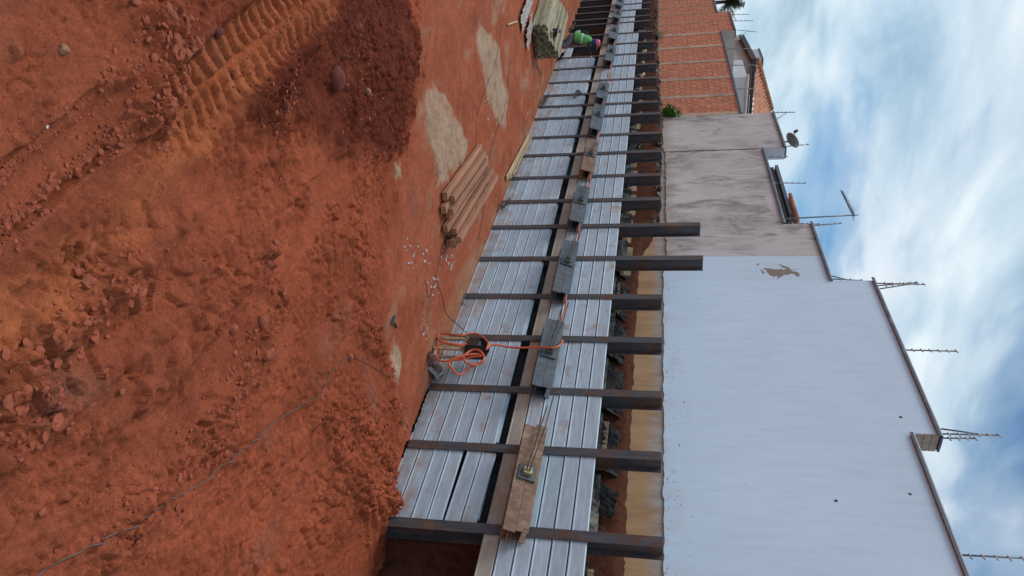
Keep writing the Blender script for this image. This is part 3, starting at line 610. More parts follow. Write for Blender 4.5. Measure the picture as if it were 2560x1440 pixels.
# ------------------------------------------------------------------ things behind the planks: boards, mesh, sheeting
bg_ = 'boards behind the upper planks'; mg = 'welded wire mesh behind the planks'; sg = 'black sheeting behind the piles'
def BAY(i): return 'in the open bay over the recess' if i == 0 else '%s bay from the recess' % ORD[i]
def crumple(name, p0, ax, ay, n=(22, 26), amp=.06, mat='sheet', seed=0, fold=5.0, shrink=True):
    """crumpled sheet spanned by ax, ay from p0"""
    p0, ax, ay = map(np.array, (p0, ax, ay)); nr = np.cross(ax, ay).astype(float); nr /= np.linalg.norm(nr); P = []
    u, v = np.meshgrid(np.linspace(0, 1, n[0]), np.linspace(0, 1, n[1]), indexing='ij'); lx, ly = np.linalg.norm(ax), np.linalg.norm(ay)
    d = amp*((1-2*np.abs(fbm(u*fold*lx*3+seed*3.1, v*fold*ly+seed, 4, 80+seed % 20)))+.2*fbm(u*9*lx+seed, v*9*ly, 3, 81))
    e = .25*(fbm(u*3+seed, v*2, 2, 83)) if shrink else 0*u
    v2_ = v+.16*fbm(u*4+seed*2, v*0+seed, 3, 84)*(v > .5)
    Q = p0+u[..., None]*ax+v2_[..., None]*ay+d[..., None]*nr
    mb = MB(); mb.grid([[tuple(q) for q in row] for row in Q]); return mb.build(name, M[mat], smooth=True)
for i in range(len(PX)-1):
    a, b_ = PX[i]-.09, PX[i+1]+.09; L = a-b_; vis = i < 13
    # pale board standing on edge
    z0 = 2.46 if i < 6 else 2.62
    if i not in (3, 4) and i < 19:
        mb = MB(); mb.box((0, 0, 0), (L*random.uniform(.9, .99), .03, .20)); o = mb.build('backing_board', M['wood_backing']); o.location = ((a+b_)/2, .47, z0+.18+random.uniform(-.03, .05)); o.rotation_euler = (random.uniform(-.12, .02), random.uniform(-.02, .02), 0)
        tag(o, 'pale timber board on edge behind the upper planks, ' + BAY(i), 'board', bg_)
    mb = MB(); mb.box((0, 0, 0), (L*.98, .05, .30)); o = mb.build('mortar_backing', M['mortar']); o.location = ((a+b_)/2, .315, z0+.07+.05*(i % 3 == 1)); o.rotation_euler = (-.10, 0, 0)
    tag(o, 'dirty grey mortar strip behind the upper planks, ' + BAY(i), 'mortar', 'mortar strips behind the planks')
    if vis:
        w_ = thing('wire_mesh', 'rusty wire mesh sticking up behind the planks, ' + BAY(i), 'wire mesh', ((a+b_)/2, .27, 2.6), mg)
        mb = MB(); k = -L/2+.06
        while k < L/2: mb.tube([(k, .0, -.2), (k+random.uniform(-.01, .01), .10, .14), (k+random.uniform(-.02, .02), .27+random.uniform(-.05, .08), .24+random.uniform(-.04, .08))], .0035, 4); k += .10
        mb.build('upright_wires', M['wire'], w_); mb = MB()
        for z_ in (.10, .2): mb.tube([(-L/2, .02+z_*.7, z_), (L/2, .03+z_*.7, z_)], .0035, 4)
        mb.build('cross_wires', M['wire'], w_)
    if i < 19:
        f = {0: (.1, .4), 1: (.55, .95), 2: (.05, .9), 3: (.0, .98), 4: (.02, .98), 5: (.0, 1.), 6: (.1, .98)}.get(i, (.0, .93))
        q0 = a-L*f[0]; q1 = a-L*f[1]; o = crumple('black_sheet', (q0, .34, 2.54), (q1-q0, 0.02, .03), (0, .33 if 1 < i < 7 else .26, .36 if i < 6 else .28), (40, 30), seed=i+3, amp=-.065)
        tag(o, 'crumpled black plastic behind the upper planks, ' + BAY(i), 'plastic sheet', sg)
    # liner visible in the gap between the lower and upper planks
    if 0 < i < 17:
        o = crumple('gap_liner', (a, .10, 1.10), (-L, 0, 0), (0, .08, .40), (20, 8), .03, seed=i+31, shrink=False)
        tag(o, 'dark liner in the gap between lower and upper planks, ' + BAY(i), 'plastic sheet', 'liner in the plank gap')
for i, fr in ((5, .12),):
    q = PX[i]-1.2*fr; mb = MB(); mb.box((0, 0, 0), (.08, .045, .5)); o = mb.build('timber_stub', M['wood_pale']); o.location = (q, .36, 2.92); o.rotation_euler = (.1, .05, .1)
    tag(o, 'short pale timber stub behind the planks beneath the white wall' + (' beside black sheeting' if i == 5 else ' near the recess'), 'timber stub')
for i in range(13, 24):    # timber offcuts and mortar rubble under the brick wall
    q = (PX[i]+PX[i+1])/2
    mb = MB(); mb.box((0, 0, 0), (random.uniform(.35, .8), .1, .05)); o = mb.build('timber_offcut', M['wood_pale']); o.location = (q+.1, .52, 2.86); o.rotation_euler = (.3, random.uniform(-.3, .3), random.uniform(-.2, .2))
    tag(o, 'pale timber offcut under the brick wall, ' + BAY(i), 'offcut', 'offcuts under the brick wall')
def rock(mb, c, r, sq=(1, 1, 1), sub=1, jag=.25):
    t = (1+5**.5)/2
    V = [Vector(q).normalized() for q in ((-1, t, 0), (1, t, 0), (-1, -t, 0), (1, -t, 0), (0, -1, t), (0, 1, t), (0, -1, -t), (0, 1, -t), (t, 0, -1), (t, 0, 1), (-t, 0, -1), (-t, 0, 1))]
    Fc = [(0, 11, 5), (0, 5, 1), (0, 1, 7), (0, 7, 10), (0, 10, 11), (1, 5, 9), (5, 11, 4), (11, 10, 2), (10, 7, 6), (7, 1, 8), (3, 9, 4), (3, 4, 2), (3, 2, 6), (3, 6, 8), (3, 8, 9), (4, 9, 5), (2, 4, 11), (6, 2, 10), (8, 6, 7), (9, 8, 1)]
    for _ in range(sub):
        cache = {}; nf = []
        def mid(a, b):
            k = (min(a, b), max(a, b))
            if k not in cache: cache[k] = len(V); V.append(((V[a]+V[b])/2).normalized())
            return cache[k]
        for a, b, d in Fc: ab, bd, da = mid(a, b), mid(b, d), mid(d, a); nf += [(a, ab, da), (b, bd, ab), (d, da, bd), (ab, bd, da)]
        Fc = nf
    R = Matrix.Rotation(random.uniform(0, 6.28), 3, 'Z') @ Matrix.Rotation(random.uniform(-.5, .5), 3, 'X')
    ph = [random.uniform(0, 6.3) for _ in range(3)]
    vs = []
    for v in V:
        k = 1+random.uniform(-jag, jag)*(.6 if sub else 1)+.22*math.sin(v.x*3+ph[0])*math.sin(v.y*3+ph[1])*math.sin(v.z*2.5+ph[2])
        q = R @ Vector((v.x*sq[0], v.y*sq[1], v.z*sq[2])); vs.append(Vector(c)+q*r*k)
    mb.add(vs, Fc)
mb = MB()
for k in range(420):
    q = random.uniform(-37, -13.5); rock(mb, (q, random.uniform(.60, .88), float(lipz(q))+random.uniform(-.08, .05)), random.choice((.025, .04, .06, .09)), (1, .8, .7), 0, .3)
o = mb.build('bank_rubble', M['mortar']); o['kind'] = 'stuff'; tag(o, 'grey mortar and brick rubble along the top of the soil bank', 'rubble', kind='stuff')
# ------------------------------------------------------------------ walers: twin I-beams with anchor heads
TILT = math.radians(20)
FB = .152; WD = .21
wprof = [(-FB/2, 0), (FB/2, 0), (FB/2, .011), (.005, .011), (.005, WD-.011), (FB/2, WD-.011), (FB/2, WD), (-FB/2, WD), (-FB/2, WD-.011), (-.005, WD-.011), (-.005, .011), (-FB/2, .011)]
an, au = Vector((0, -math.cos(TILT), math.sin(TILT))), Vector((0, math.sin(TILT), math.cos(TILT)))   # out of the wall, up the face
PAIRS = [(1, 2), (3, 4), (5, 6), (7, 8), (9, 10), (11, 12), (13, 14), (16, 17), (18, 19), (20, 21), (22, 23)]
wg = 'twin-beam walers along the retaining wall'
HEADS = []
for n, (i, j) in enumerate(PAIRS):
    xa = PX[i]+random.uniform(.19, .26); xb = PX[j]-random.uniform(.14, .24); L = xa-xb
    base = Vector((xb, -.055, 1.765+random.uniform(-.02, .02)))
    mt_ = M['waler_mud'] if n == 0 else (M['waler_rusty'] if n == 4 else M['waler'])
    lb = {0: 'twin steel beam waler caked in brown mud beside the recess', 1: 'blue-grey twin steel beam waler with orange hose hanging over it', 4: 'narrow rust-red twin steel beam waler under the grey wall'}.get(n, 'grey twin steel beam waler with two strands, %s from the recess' % ORD[n+1])
    w_ = thing('waler', lb, 'steel beam', tuple(base), wg)
    for sgn in (-1, 1):
        mb = MB(); off = au*(sgn*(FB/2+.002)); ext = random.uniform(0, .10) if sgn > 0 else 0
        mb.prism(wprof, off-Vector((ext*.5, 0, 0)), au, an, (1, 0, 0), L+ext*.2); mb.build('beam', mt_, w_)
    hx = L*random.uniform(.40, .52) if n else L*.48
    c0 = an*(WD+.001)+Vector((hx, 0, 0)); ps = .115
    mb = MB(); mb.prism([(-ps, -ps), (ps, -ps), (ps, ps), (-ps, ps)], c0, (1, 0, 0), au, an, .025); mb.build('anchor_plate', M['plate'], w_)
    mb = MB(); mb.prism([(-.05, -.055), (.05, -.055), (.05, .055), (-.05, .055)], c0+an*.025, (1, 0, 0), au, an, .05); hd = mb.build('anchor_head', M['brass'] if n == 0 else M['plate'], w_)
    for s_ in (-.02, .02):
        mb = MB(); q = c0+an*.075+au*s_; mb.tube([q, q+an*.03], .016, 8); mb.build('wedge', M['brass'] if n == 0 else M['strand'], w_, True)
    for s_ in (-.022, .022):
        q = c0+an*.10+au*s_; ln = random.uniform(.95, 1.25)
        if n == 4: ln = .7
        pts = curve_pts([q, q+Vector((-.05, 0, .0))+an*.02, q+Vector((-.30, 0, .01))+an*.0+au*.02, q+Vector((-.7*ln, 0, .03))-an*.02+au*(.045+s_*.6), q+Vector((-1.25*ln, 0, .05))-an*.06+au*(.07+s_*.5)], 5)
        mb = MB(); mb.tube(pts, .0095, 6); mb.build('strand', M['strand'], w_, True)
    HEADS.append((xa, xb))
# ------------------------------------------------------------------ orange hose, crate, stand, jack
def K3(X_, Y_, y=-.42): return gy(1040+X_/6.26, 780+Y_/6.26, y)
hy = -.45
A = [(790, 500), (600, 515), (430, 480), (340, 400), (400, 340), (550, 350), (700, 372), (830, 340), (950, 340), (1060, 405), (1130, 480), (1100, 590)]
Bq = [(760, 530), (560, 500), (400, 490), (310, 580), (310, 680), (370, 760), (480, 770), (620, 720), (800, 672), (960, 660), (1062, 695), (1050, 780), (930, 830), (800, 800), (745, 720), (800, 640), (900, 590), (1000, 610), (1065, 700), (1040, 775), (920, 832), (800, 902), (720, 970), (640, 970), (570, 900), (520, 830), (545, 765), (700, 745), (900, 700), (1010, 690)]
hs = thing('hydraulic_hose', 'bright orange hydraulic hose looped round the black crate and run along the walers', 'hose')
mb = MB(); mb.tube(curve_pts([K3(a, b_, hy-.03*math.sin(k*1.3)) for k, (a, b_) in enumerate(A)]), .0165, 8); mb.build('hose_loop', M['hose'], hs, True)
mb = MB(); mb.tube(curve_pts([K3(a, b_, hy-.05-.035*math.sin(k*1.1)) for k, (a, b_) in enumerate(Bq)]), .0165, 8); mb.build('hose_loop', M['hose'], hs, True)
run = [K3(1100, 590, hy), K3(1150, 530, hy), K3(1250, 512, -.42), K3(1400, 540, -.36), K3(1600, 560, -.34), K3(1900, 552, -.34), K3(2150, 560, -.36), K3(2250, 520, -.33), K3(2300, 450, -.28)]
e = run[-1]; run += [np.array((e[0]-.12, -.16, 1.97)), np.array((e[0]-.4, -.115, 1.89)), np.array((-9.25, -.115, 1.885)), np.array((-9.6, -.15, 1.93)), np.array((-10.0, -.115, 1.885)), np.array((-10.6, -.115, 1.89)), np.array((-11.5, -.115, 1.885)), np.array((-12.0, -.16, 1.93)), np.array((-12.4, -.115, 1.885)), np.array((-13.5, -.115, 1.885)), np.array((-14.4, -.16, 1.94)), np.array((-15.5, -.115, 1.885)), np.array((-16.7, -.115, 1.885)), np.array((-17.3, -.16, 1.95)), np.array((-19.1, -.115, 1.885)), np.array((-21.5, -.16, 1.94)), np.array((-24.9, -.115, 1.885)), np.array((-27.8, -.16, 1.95)), np.array((-31, -.115, 1.885))]
mb = MB(); mb.tube(curve_pts(run, 6), .0175, 8); mb.build('hose_run', M['hose'], hs, True)
# crate on a low timber trestle
q = K3(900, 560, -.30); bxp = (float(q[0]), -.29, .52)
cr = thing('plastic_crate', 'open black crate holding a small grey device, on a low timber trestle', 'crate', bxp)
w2, d2, hh, th = .17, .115, .31, .012; mb = MB()
mb.box((0, 0, th/2), (2*w2, 2*d2, th)); mb.box((-w2, 0, hh/2), (th, 2*d2, hh)); mb.box((w2, 0, hh/2), (th, 2*d2+.002, hh*.98)); mb.box((0, d2, hh/2), (2*w2, th, hh*.99)); mb.box((0, -d2, hh*.3), (2*w2, th, hh*.6)); mb.build('crate_shell', M['black_plastic'], cr)
mb = MB(); mb.prism([(-.10, 0), (.10, 0), (.10, .16), (.07, .19), (-.07, .19), (-.10, .16)], (-.02, -.09, th), (1, 0, 0), (0, 0, 1), (0, 1, 0), .16); mb.build('device', M['grey_device'], cr)
mb = MB(); mb.box((-.02, -.092, .11), (.10, .006, .05)); mb.build('device_panel', M['plate'], cr)
cr.rotation_euler = (0, 0, math.radians(-18))
tr_ = thing('timber_trestle', 'low trestle of rough boards under the black crate', 'trestle', (bxp[0], -.29, 0)); tr_.scale = (.85, .8, 1.04)
for sx in (-.15, .15):
    for sy in (-.11, .11): mb = MB(); mb.box((sx, sy, .235), (.06, .035, .49), Matrix.Rotation(random.uniform(-.06, .06), 3, 'X')); mb.build('leg', M['wood_backing'], tr_)
mb = MB(); mb.box((0, 0, .484), (.42, .28, .03)); mb.build('top_board', M['wood_backing'], tr_)
a, b_ = gz(1068, 882), gz(1086, 947)
jk = thing('steel_cylinder', 'mud-smeared grey steel cylinder lying on the floor at the wall foot', 'cylinder', (a[0], a[1], .075))
dv = Vector((b_[0]-a[0], min(b_[1], -.06)-a[1], .03)); dv = dv.normalized()*.48
M['jack'] = simple('smeared_steel', (.26, .17, .15), .5, .3, .4, 18, .4, .006, stain=(.50, .46, .45), st=(.52, .66), stsc=8)
mb = MB(); mb.tube([Vector((0, 0, 0)), dv*.03, dv*.97, dv], [.056, .062, .062, .056], 16); mb.build('barrel', M['jack'], jk, True)
mb = MB(); mb.tube([dv*.86, dv*.93], .066, 16); mb.build('collar', M['insul'], jk, True)
mb = MB(); mb.tube([-dv*.28+Vector((0, 0, .05)), Vector((0, 0, .01))], .008, 6); mb.build('rod', M['wire'], jk, True)
o = crumple('torn_sheet', (a[0]+.12, -.30, .02), (-.25, .05, 0), (.02, .22, .12), (12, 14), .03, 'grey_sheet', 5); tag(o, 'torn grey plastic scrap beside the steel cylinder', 'plastic sheet')
# ------------------------------------------------------------------ brown timber beams on the floor
tb0, tb1 = gz(1105, 560), gz(1208, 410); dr = (tb1-tb0); LB = float(np.linalg.norm(dr[:2])); ang = math.atan2(dr[1], dr[0])
me_t = bpy.data.meshes.new('timber_beam'); mb = MB(); bw, bh = .13, .092
mb.prism([(-bw/2, .006), (-bw/2+.006, 0), (bw/2-.006, 0), (bw/2, .006), (bw/2, bh-.006), (bw/2-.006, bh), (-bw/2+.006, bh), (-bw/2, bh-.006)], (0, 0, 0), (0, 1, 0), (0, 0, 1), (1, 0, 0), 1.0)
me_t.from_pydata(mb.v, [], mb.f); me_t.update(); me_t.materials.append(M['wood'])
lay = [(-.36, 0, 0, 1), (-.21, .10, 0, 1), (-.06, -.08, 0, 1), (.10, .16, 0, .95), (.26, -.04, 0, .9), (.42, .14, 0, .84),
       (-.32, -.10, 1, 1), (-.17, .06, 1, .98), (.18, .05, 1, .86), (.34, .22, 1, .78), (-.27, -.04, 1.98, .99)]
for lx, off, lv, sc in lay:
    p = Vector((tb0[0], tb0[1], 0))+Vector((math.cos(ang), math.sin(ang), 0))*off+Vector((math.sin(ang), -math.cos(ang), 0))*(-lx)
    o = link('timber_beam', me_t, None, (p.x, p.y, .03+lv*.094)); o.scale = (LB*sc, random.uniform(.8, 1.12), random.uniform(.8, 1.0)); o.rotation_euler = (random.uniform(-.05, .05), random.uniform(-.004, .004), ang+random.uniform(-.03, .03))
    tag(o, 'brown sawn timber beam in the pile on the soil floor' if lv < 2 else 'brown sawn timber beam on top of the pile on the soil floor', 'timber beam', 'brown timber beams stacked on the floor')
# pale planks at the wall foot
for k in range(3):
    a = gz(1262+k*4, 446-k*3); b_ = gz(1316+k*2, 342); d_ = b_-a; l = float(np.linalg.norm(d_[:2]))
    o = link('loose_board', me_t, None, (a[0], a[1]+.0, .03+.03*k)); o.scale = (l, .9, .35); o.rotation_euler = (.5 if k == 2 else .1, 0, math.atan2(d_[1], d_[0])); o.data = me_t.copy(); o.data.materials[0] = M['wood_pale']
    tag(o, 'long pale board lying along the foot of the plank wall', 'board', 'pale boards at the wall foot')
# ------------------------------------------------------------------ big stack of weathered boards
s0 = np.array((-19.75, -1.36, 0)); s1 = gz(1323, 90)
ed = Vector((s1[0]-s0[0], s1[1]-s0[1], 0)); SW = .98; ed = Vector((.16, -1, 0)).normalized()
dl = Vector((-1, -.16, 0)).normalized(); SL = 2.7; cw, ch = .098, .072
stk = thing('board_stack', 'tall stepped stack of weathered greenish boards beside the kneeling worker', 'board stack', (s0[0], s0[1], 0))
me_s = bpy.data.meshes.new('board'); mb = MB(); mb.prism([(-cw/2+.003, 0), (cw/2-.003, 0), (cw/2-.002, ch-.004), (-cw/2+.002, ch-.004)], (0, 0, 0), (0, 1, 0), (0, 0, 1), (-1, 0, 0), SL)
me_s.from_pydata(mb.v, [], mb.f); me_s.update(); me_s.materials.append(M['wood_grey']); me_s.materials.append(M['wood_end']); me_s.polygons[0].material_index = 1; me_s.polygons[1].material_index = 1
heights = [9, 9, 8, 8, 7, 6, 6, 6, 6, 6]
for cI, hN in enumerate(heights):
    for r in range(hN):
        p = ed*(cw*(cI+.5))+dl*random.uniform(-.03, .10)+Vector((0, 0, .04+r*ch)); o = link('board', me_s, stk, p); o.rotation_euler = (0, 0, math.atan2(-dl.y, -dl.x)+random.uniform(-.004, .004))
for k in range(3):
    mb = MB(); mb.box((0, 0, .02), (.08, SW*.98, .04)); o = mb.build('bearer', M['wood_end'], stk); o.location = ed*SW/2+dl*(.3+k*1.0)
p = Vector((s0[0], s0[1], 0))+ed*.52+dl*.45
o = crumple('cloth_bundle', (p.x+.15, p.y+.15, .50), (-.5, 0, .05), (0, -.30, .06), (16, 16), .07, 'sheet', 17); tag(o, 'dark navy cloth bundle lying on the stepped board stack', 'cloth')
hb = thing('white_cup', 'small white lidded pot standing on the stepped board stack', 'pot', (p.x-.25, p.y, .60)); mb = MB(); mb.tube([(0, 0, -.06), (0, 0, .06), (0, 0, .085)], [.05, .06, .03], 10); mb.build('body', M['white_bits'], hb, True); mb = MB(); mb.tube([(0, 0, .085), (0, 0, .11)], .055, 10); mb.build('lid', M['black_plastic'], hb, True)
for k, (q, sx, mt_) in enumerate((((1316, 62), 1.0, 'pale_sheet'), ((1322, 118), .5, 'pale_sheet'), ((1330, 20), .9, 'pale_sheet'))):
    g_ = gz(*q); o = crumple('plastic_sheeting', (g_[0]+sx, g_[1]-.05, .03), (-2*sx, -.3, .0), (.05, -.45, .03), (30, 16), .05, mt_, 40+k)
    tag(o, ('pale crumpled sheeting along the foot of the board stack', 'greyish torn sheeting at the front corner of the board stack', 'tan sheeting at the far foot of the board stack')[k], 'plastic sheet')
for k, (q, lb) in enumerate((((1347, 243), 'bunched dark plastic at the wall foot under the brick wall'), ((1249, 505), 'small blue-grey plastic scrap at the wall foot'), ((1420, 62), 'grey bundle of torn sheets at the foot of the bare piles'), ((1393, 150), 'black plastic scrap at the wall foot beside the board stack'))):
    g_ = gz(*q); o = crumple('plastic_scrap', (g_[0]+.25, -.05, .03), (-.7 if k != 1 else -.3, .0, .0), (.0, -.16, .20), (20, 12), .06, 'grey_sheet' if k != 3 else 'sheet', 50+k); tag(o, lb, 'plastic sheet')
for k, (i, f0, f1) in enumerate(((2, .15, .9), (3, .1, .6), (1, .75, 1.0), (4, .7, 1.0))):
    a, b_ = PX[i]-(PX[i]-PX[i+1])*f0, PX[i]-(PX[i]-PX[i+1])*f1
    o = crumple('liner_edge', (a, -.035, .0), (b_-a, -.02, .0), (0, -.02, .05), (24, 8), .018, 'sheet' if k % 2 == 0 else 'grey_sheet', 60+k); tag(o, ('dark liner edge under the lowest plank, second bay from the recess', 'grey liner edge under the lowest plank beside the steel cylinder', 'dark liner scrap under the lowest plank, first bay from the recess', 'grey liner scrap under the plank behind the crate')[k], 'plastic sheet')
# ------------------------------------------------------------------ worker at the wall
def skin(name, joints, edges, mat, parent, root=0, sub=2):
    me = bpy.data.meshes.new(name); me.from_pydata([j[0] for j in joints], edges, []); me.update(); o = link(name, me, parent); me.materials.append(mat)
    o.modifiers.new('skin', 'SKIN')
    if not me.skin_vertices: me.attributes
    for k, sv in enumerate(me.skin_vertices[0].data):
        r = joints[k][1]; sv.radius = r if isinstance(r, tuple) else (r, r); sv.use_root = (k == root)
    m = o.modifiers.new('sub', 'SUBSURF'); m.levels = sub; m.render_levels = sub
    o.modifiers['skin'].use_smooth_shade = True; return o
M['shirt'] = simple('dark_shirt', (.025, .035, .03), .85, 0, .3, 20); M['vest'] = simple('green_vest', (.12, .44, .09), .75, 0, .15, 12); M['trouser'] = simple('grey_trousers', (.20, .205, .23), .9, 0, .25, 14)
M['glove'] = simple('white_glove', (.72, .70, .66), .8, 0, .1); M['helmet'] = simple('red_helmet', (.72, .12, .14), .35, 0, .05); M['navy'] = simple('navy_cloth', (.03, .04, .14), .85, 0, .2); M['skin'] = simple('skin', (.24, .12, .075), .6, 0, .05); M['boot'] = simple('boot', (.03, .025, .022), .6); M['strap'] = simple('pale_strip', (.55, .72, .62), .6)
PP = (-23.5, -.92, 0)
wk = thing('person', 'worker in green vest, grey trousers and red helmet reaching to the wall, knees bent', 'person', PP); wk.scale = (.95, .95, .945)
J = [((0, 0, .76), (.15, .11)), ((0, .05, .93), (.145, .105)), ((0, .12, 1.12), (.165, .115)), ((0, .18, 1.27), (.14, .09)), ((0, .22, 1.36), .058), ((0, .255, 1.43), (.075, .085)), ((0, .28, 1.51), (.078, .092)), ((0, .28, 1.555), (.05, .06)),
     ((.18, .19, 1.27), .062), ((.24, .40, 1.25), .047), ((.22, .60, 1.33), .036),
     ((-.18, .17, 1.27), .062), ((-.40, -.06, 1.10), .052), ((-.24, .02, .90), .038),
     ((.10, .02, .70), (.095, .1)), ((.15, .26, .44), .07), ((.13, .06, .12), .048), ((.13, .2, .045), (.045, .04)), ((-.11, .0, .70), (.095, .1)), ((-.15, .20, .42), .07), ((-.14, -.08, .11), .048), ((-.14, .07, .045), (.045, .04))]
Ed = [(0, 1), (1, 2), (2, 3), (3, 4), (4, 5), (5, 6), (6, 7), (3, 8), (8, 9), (9, 10), (3, 11), (11, 12), (12, 13), (0, 14), (14, 15), (15, 16), (16, 17), (0, 18), (18, 19), (19, 20), (20, 21)]
skin('body', J, Ed, M['shirt'], wk)
g = lambda k, s: (J[k][0], tuple(q*s for q in J[k][1]) if isinstance(J[k][1], tuple) else J[k][1]*s)
TJ = [((0, -.005, .80), (.168, .13)), ((0, 0, .73), (.165, .13)), ((.105, .02, .66), (.115, .115)), ((.15, .26, .44), .092), ((.13, .07, .15), .075), ((-.115, .0, .66), (.115, .115)), ((-.15, .20, .42), .092), ((-.14, -.07, .14), .075)]
skin('trousers', TJ, [(0, 1), (1, 2), (2, 3), (3, 4), (1, 5), (5, 6), (6, 7)], M['trouser'], wk)
# vest: loft round the torso
def loft(rings, seg=20):
    mb = MB(); P = []
    for (c, rx, ry, dz) in rings: P.append([(c[0]+rx*math.cos(a), c[1]+ry*math.sin(a), c[2]+dz*math.sin(a)) for a in [2*math.pi*k/seg for k in range(seg+1)]])
    mb.grid(P); return mb
loft([((0, .0, .78), .205, .165, -.02), ((0, .03, .88), .20, .16, -.03), ((0, .08, 1.02), .205, .155, -.04), ((0, .13, 1.15), .215, .15, -.05), ((0, .175, 1.26), .19, .13, -.06), ((0, .20, 1.315), .13, .10, -.05), ((0, .21, 1.34), .085, .08, -.04)]).build('vest', M['vest'], wk, True)
loft([((0, .075, 1.0), .212, .162, -.04), ((0, .09, 1.05), .214, .161, -.04)]).build('vest_stripe', M['strap'], wk, True)
mb = MB(); mb.box((-.13, -.12, .90), (.12, .06, .13)); mb.build('pouch', M['strap'], wk)
# neck cloth, helmet
loft([((0, .20, 1.33), .10, .10, 0), ((0, .235, 1.40), .115, .118, 0), ((0, .26, 1.47), .112, .125, 0), ((0, .275, 1.52), .10, .115, 0)], 16).build('neck_cloth', M['navy'], wk, True)
loft([((0, .285, 1.515), .128, .148, .012), ((0, .283, 1.53), .125, .142, .01), ((0, .275, 1.56), .118, .134, .006), ((0, .268, 1.60), .10, .112, .003), ((0, .262, 1.632), .065, .072, 0), ((0, .26, 1.643), .012, .012, 0)], 20).build('helmet', M['helmet'], wk, True)
mb = MB(); mb.grid([[(.11*math.cos(a), .285+.13*math.sin(a), 1.522) for a in np.linspace(.3, 2.84, 9)], [(.10*math.cos(a), .30+.20*math.sin(a), 1.508) for a in np.linspace(.3, 2.84, 9)]]); mb.build('helmet_brim', M['helmet'], wk, True)
mb = MB(); mb.tube([(-.03, .375, 1.45), (0, .395, 1.44), (.03, .375, 1.45)], .016, 6); mb.build('nose', M['skin'], wk, True)
def hand(c, d, up, side):
    c, d, up = Vector(c), Vector(d).normalized(), Vector(up).normalized(); sdv = d.cross(up)*side
    Jh = [(c, .028), (c+d*.05, (.040, .022)), (c+d*.09, (.042, .02))]; Eh = [(0, 1), (1, 2)]
    for k, (o_, l) in enumerate(((-.033, .062), (-.011, .078), (.011, .074), (.033, .058))):
        b = len(Jh); r_ = c+d*.095+sdv*o_
        Jh += [(r_, .011), (r_+d*l*.5+up*-.006, .0105), (r_+d*l-up*.028, .009)]; Eh += [(2, b), (b, b+1), (b+1, b+2)]
    b = len(Jh); Jh += [(c+d*.035+sdv*-.045, .013), (c+d*.075+sdv*-.068-up*.012, .011)]; Eh += [(1, b), (b, b+1)]
    return skin('glove', [(tuple(p), r) for p, r in Jh], Eh, M['glove'], wk, 0, 1)
hand((.22, .62, 1.335), (.1, 1, -.15), (0, .15, 1), 1); hand((-.23, .035, .885), (.3, .6, -.7), (0, .7, .6), -1)
for c in ((.13, .06), (-.14, -.08)):
    mb = MB(); mb.prism([(-.09, 0), (.19, 0), (.20, .04), (.12, .08), (.04, .11), (.04, .2), (-.085, .2), (-.095, .05)], (c[0]-.052, c[1], .0), (0, 1, 0), (0, 0, 1), (1, 0, 0), .104); mb.build('boot', M['boot'], wk, True)
# ------------------------------------------------------------------ soil clods, stones, scraps
SOILC = simple('clod_soil', (.345, .083, .037), .95, 0, .3, 16, .6, .012, rvar=0); SOILD = simple('dark_clod_soil', (.15, .032, .019), .95, 0, .3, 16, .6, .012, rvar=0)
def scatter(mb, n, pick, rs, sub=0, flatk=(.3, .75)):
    for _ in range(n):
        p = pick()
        if p is None: continue
        r = random.choice(rs)*random.uniform(.4, .95); rock(mb, (p[0], p[1], gh(p[0], p[1])+r*.05), r, (1, random.uniform(.6, 1), random.uniform(*flatk)), sub, .3)
def along(L, wd):
    k = random.randrange(len(L)-1); t = random.random(); a, b = L[k], L[k+1]; a_ = np.random.randn()
    return a[0]+(b[0]-a[0])*t+np.random.randn()*wd, a[1]+(b[1]-a[1])*t+a_*wd
mb = MB()
for L, n, wd in zip(CLOD, (420, 420, 700, 420, 360, 220, 230, 150, 200, 150), (.17, .15, .17, .12, .12, .2, .16, .2, .3, .2)): scatter(mb, n, lambda: along(L, wd), (.006, .008, .011, .015, .021, .030))
scatter(mb, 420, lambda: along(RIDGE, .05), (.012, .02, .03)); scatter(mb, 240, lambda: along(RIDGE2, .06), (.01, .016, .026)); scatter(mb, 120, lambda: along(CLOD[0], .16), (.035, .045, .055), 1, (.25, .5))
scatter(mb, 40, lambda: along(CLOD[2], .16), (.035, .045), 1, (.25, .5)); scatter(mb, 34, lambda: along(CLOD[6], .2), (.04, .05), 1, (.15, .35)); scatter(mb, 30, lambda: along(CLOD[5], .2), (.045, .06), 1, (.15, .35))
scatter(mb, 9000, lambda: (random.uniform(-10.5, -1.8), random.uniform(-6.8, -.9)), (.004, .006, .008))
scatter(mb, 2400, lambda: (random.uniform(-11.5, -1.8), random.uniform(-6.8, -.9)), (.006, .008, .011, .016))
scatter(mb, 420, lambda: (random.gauss(-5.5, .4), min(-.05, random.gauss(-.25, .25))), (.01, .018, .03, .04))
o = mb.build('soil_clods', SOILC); tag(o, 'loose red soil clods strewn over the excavated ground', 'soil', kind='stuff')
mb = MB(); dp = np.array(POLY['dark'])[:, :2]; lo_, hi_ = dp.min(0), dp.max(0)
def in_dark():
    p = (random.uniform(lo_[0], hi_[0]), random.uniform(lo_[1], hi_[1])); return p if poly_sd(np.array([p[0]]), np.array([p[1]]), dp)[0] < .05 else None
scatter(mb, 3200, in_dark, (.006, .009, .012, .016, .022)); scatter(mb, 40, in_dark, (.035, .05), 1)
o = mb.build('dark_soil_clods', SOILD); tag(o, 'loose damp dark soil crumbs on the dark heap', 'soil', kind='stuff')
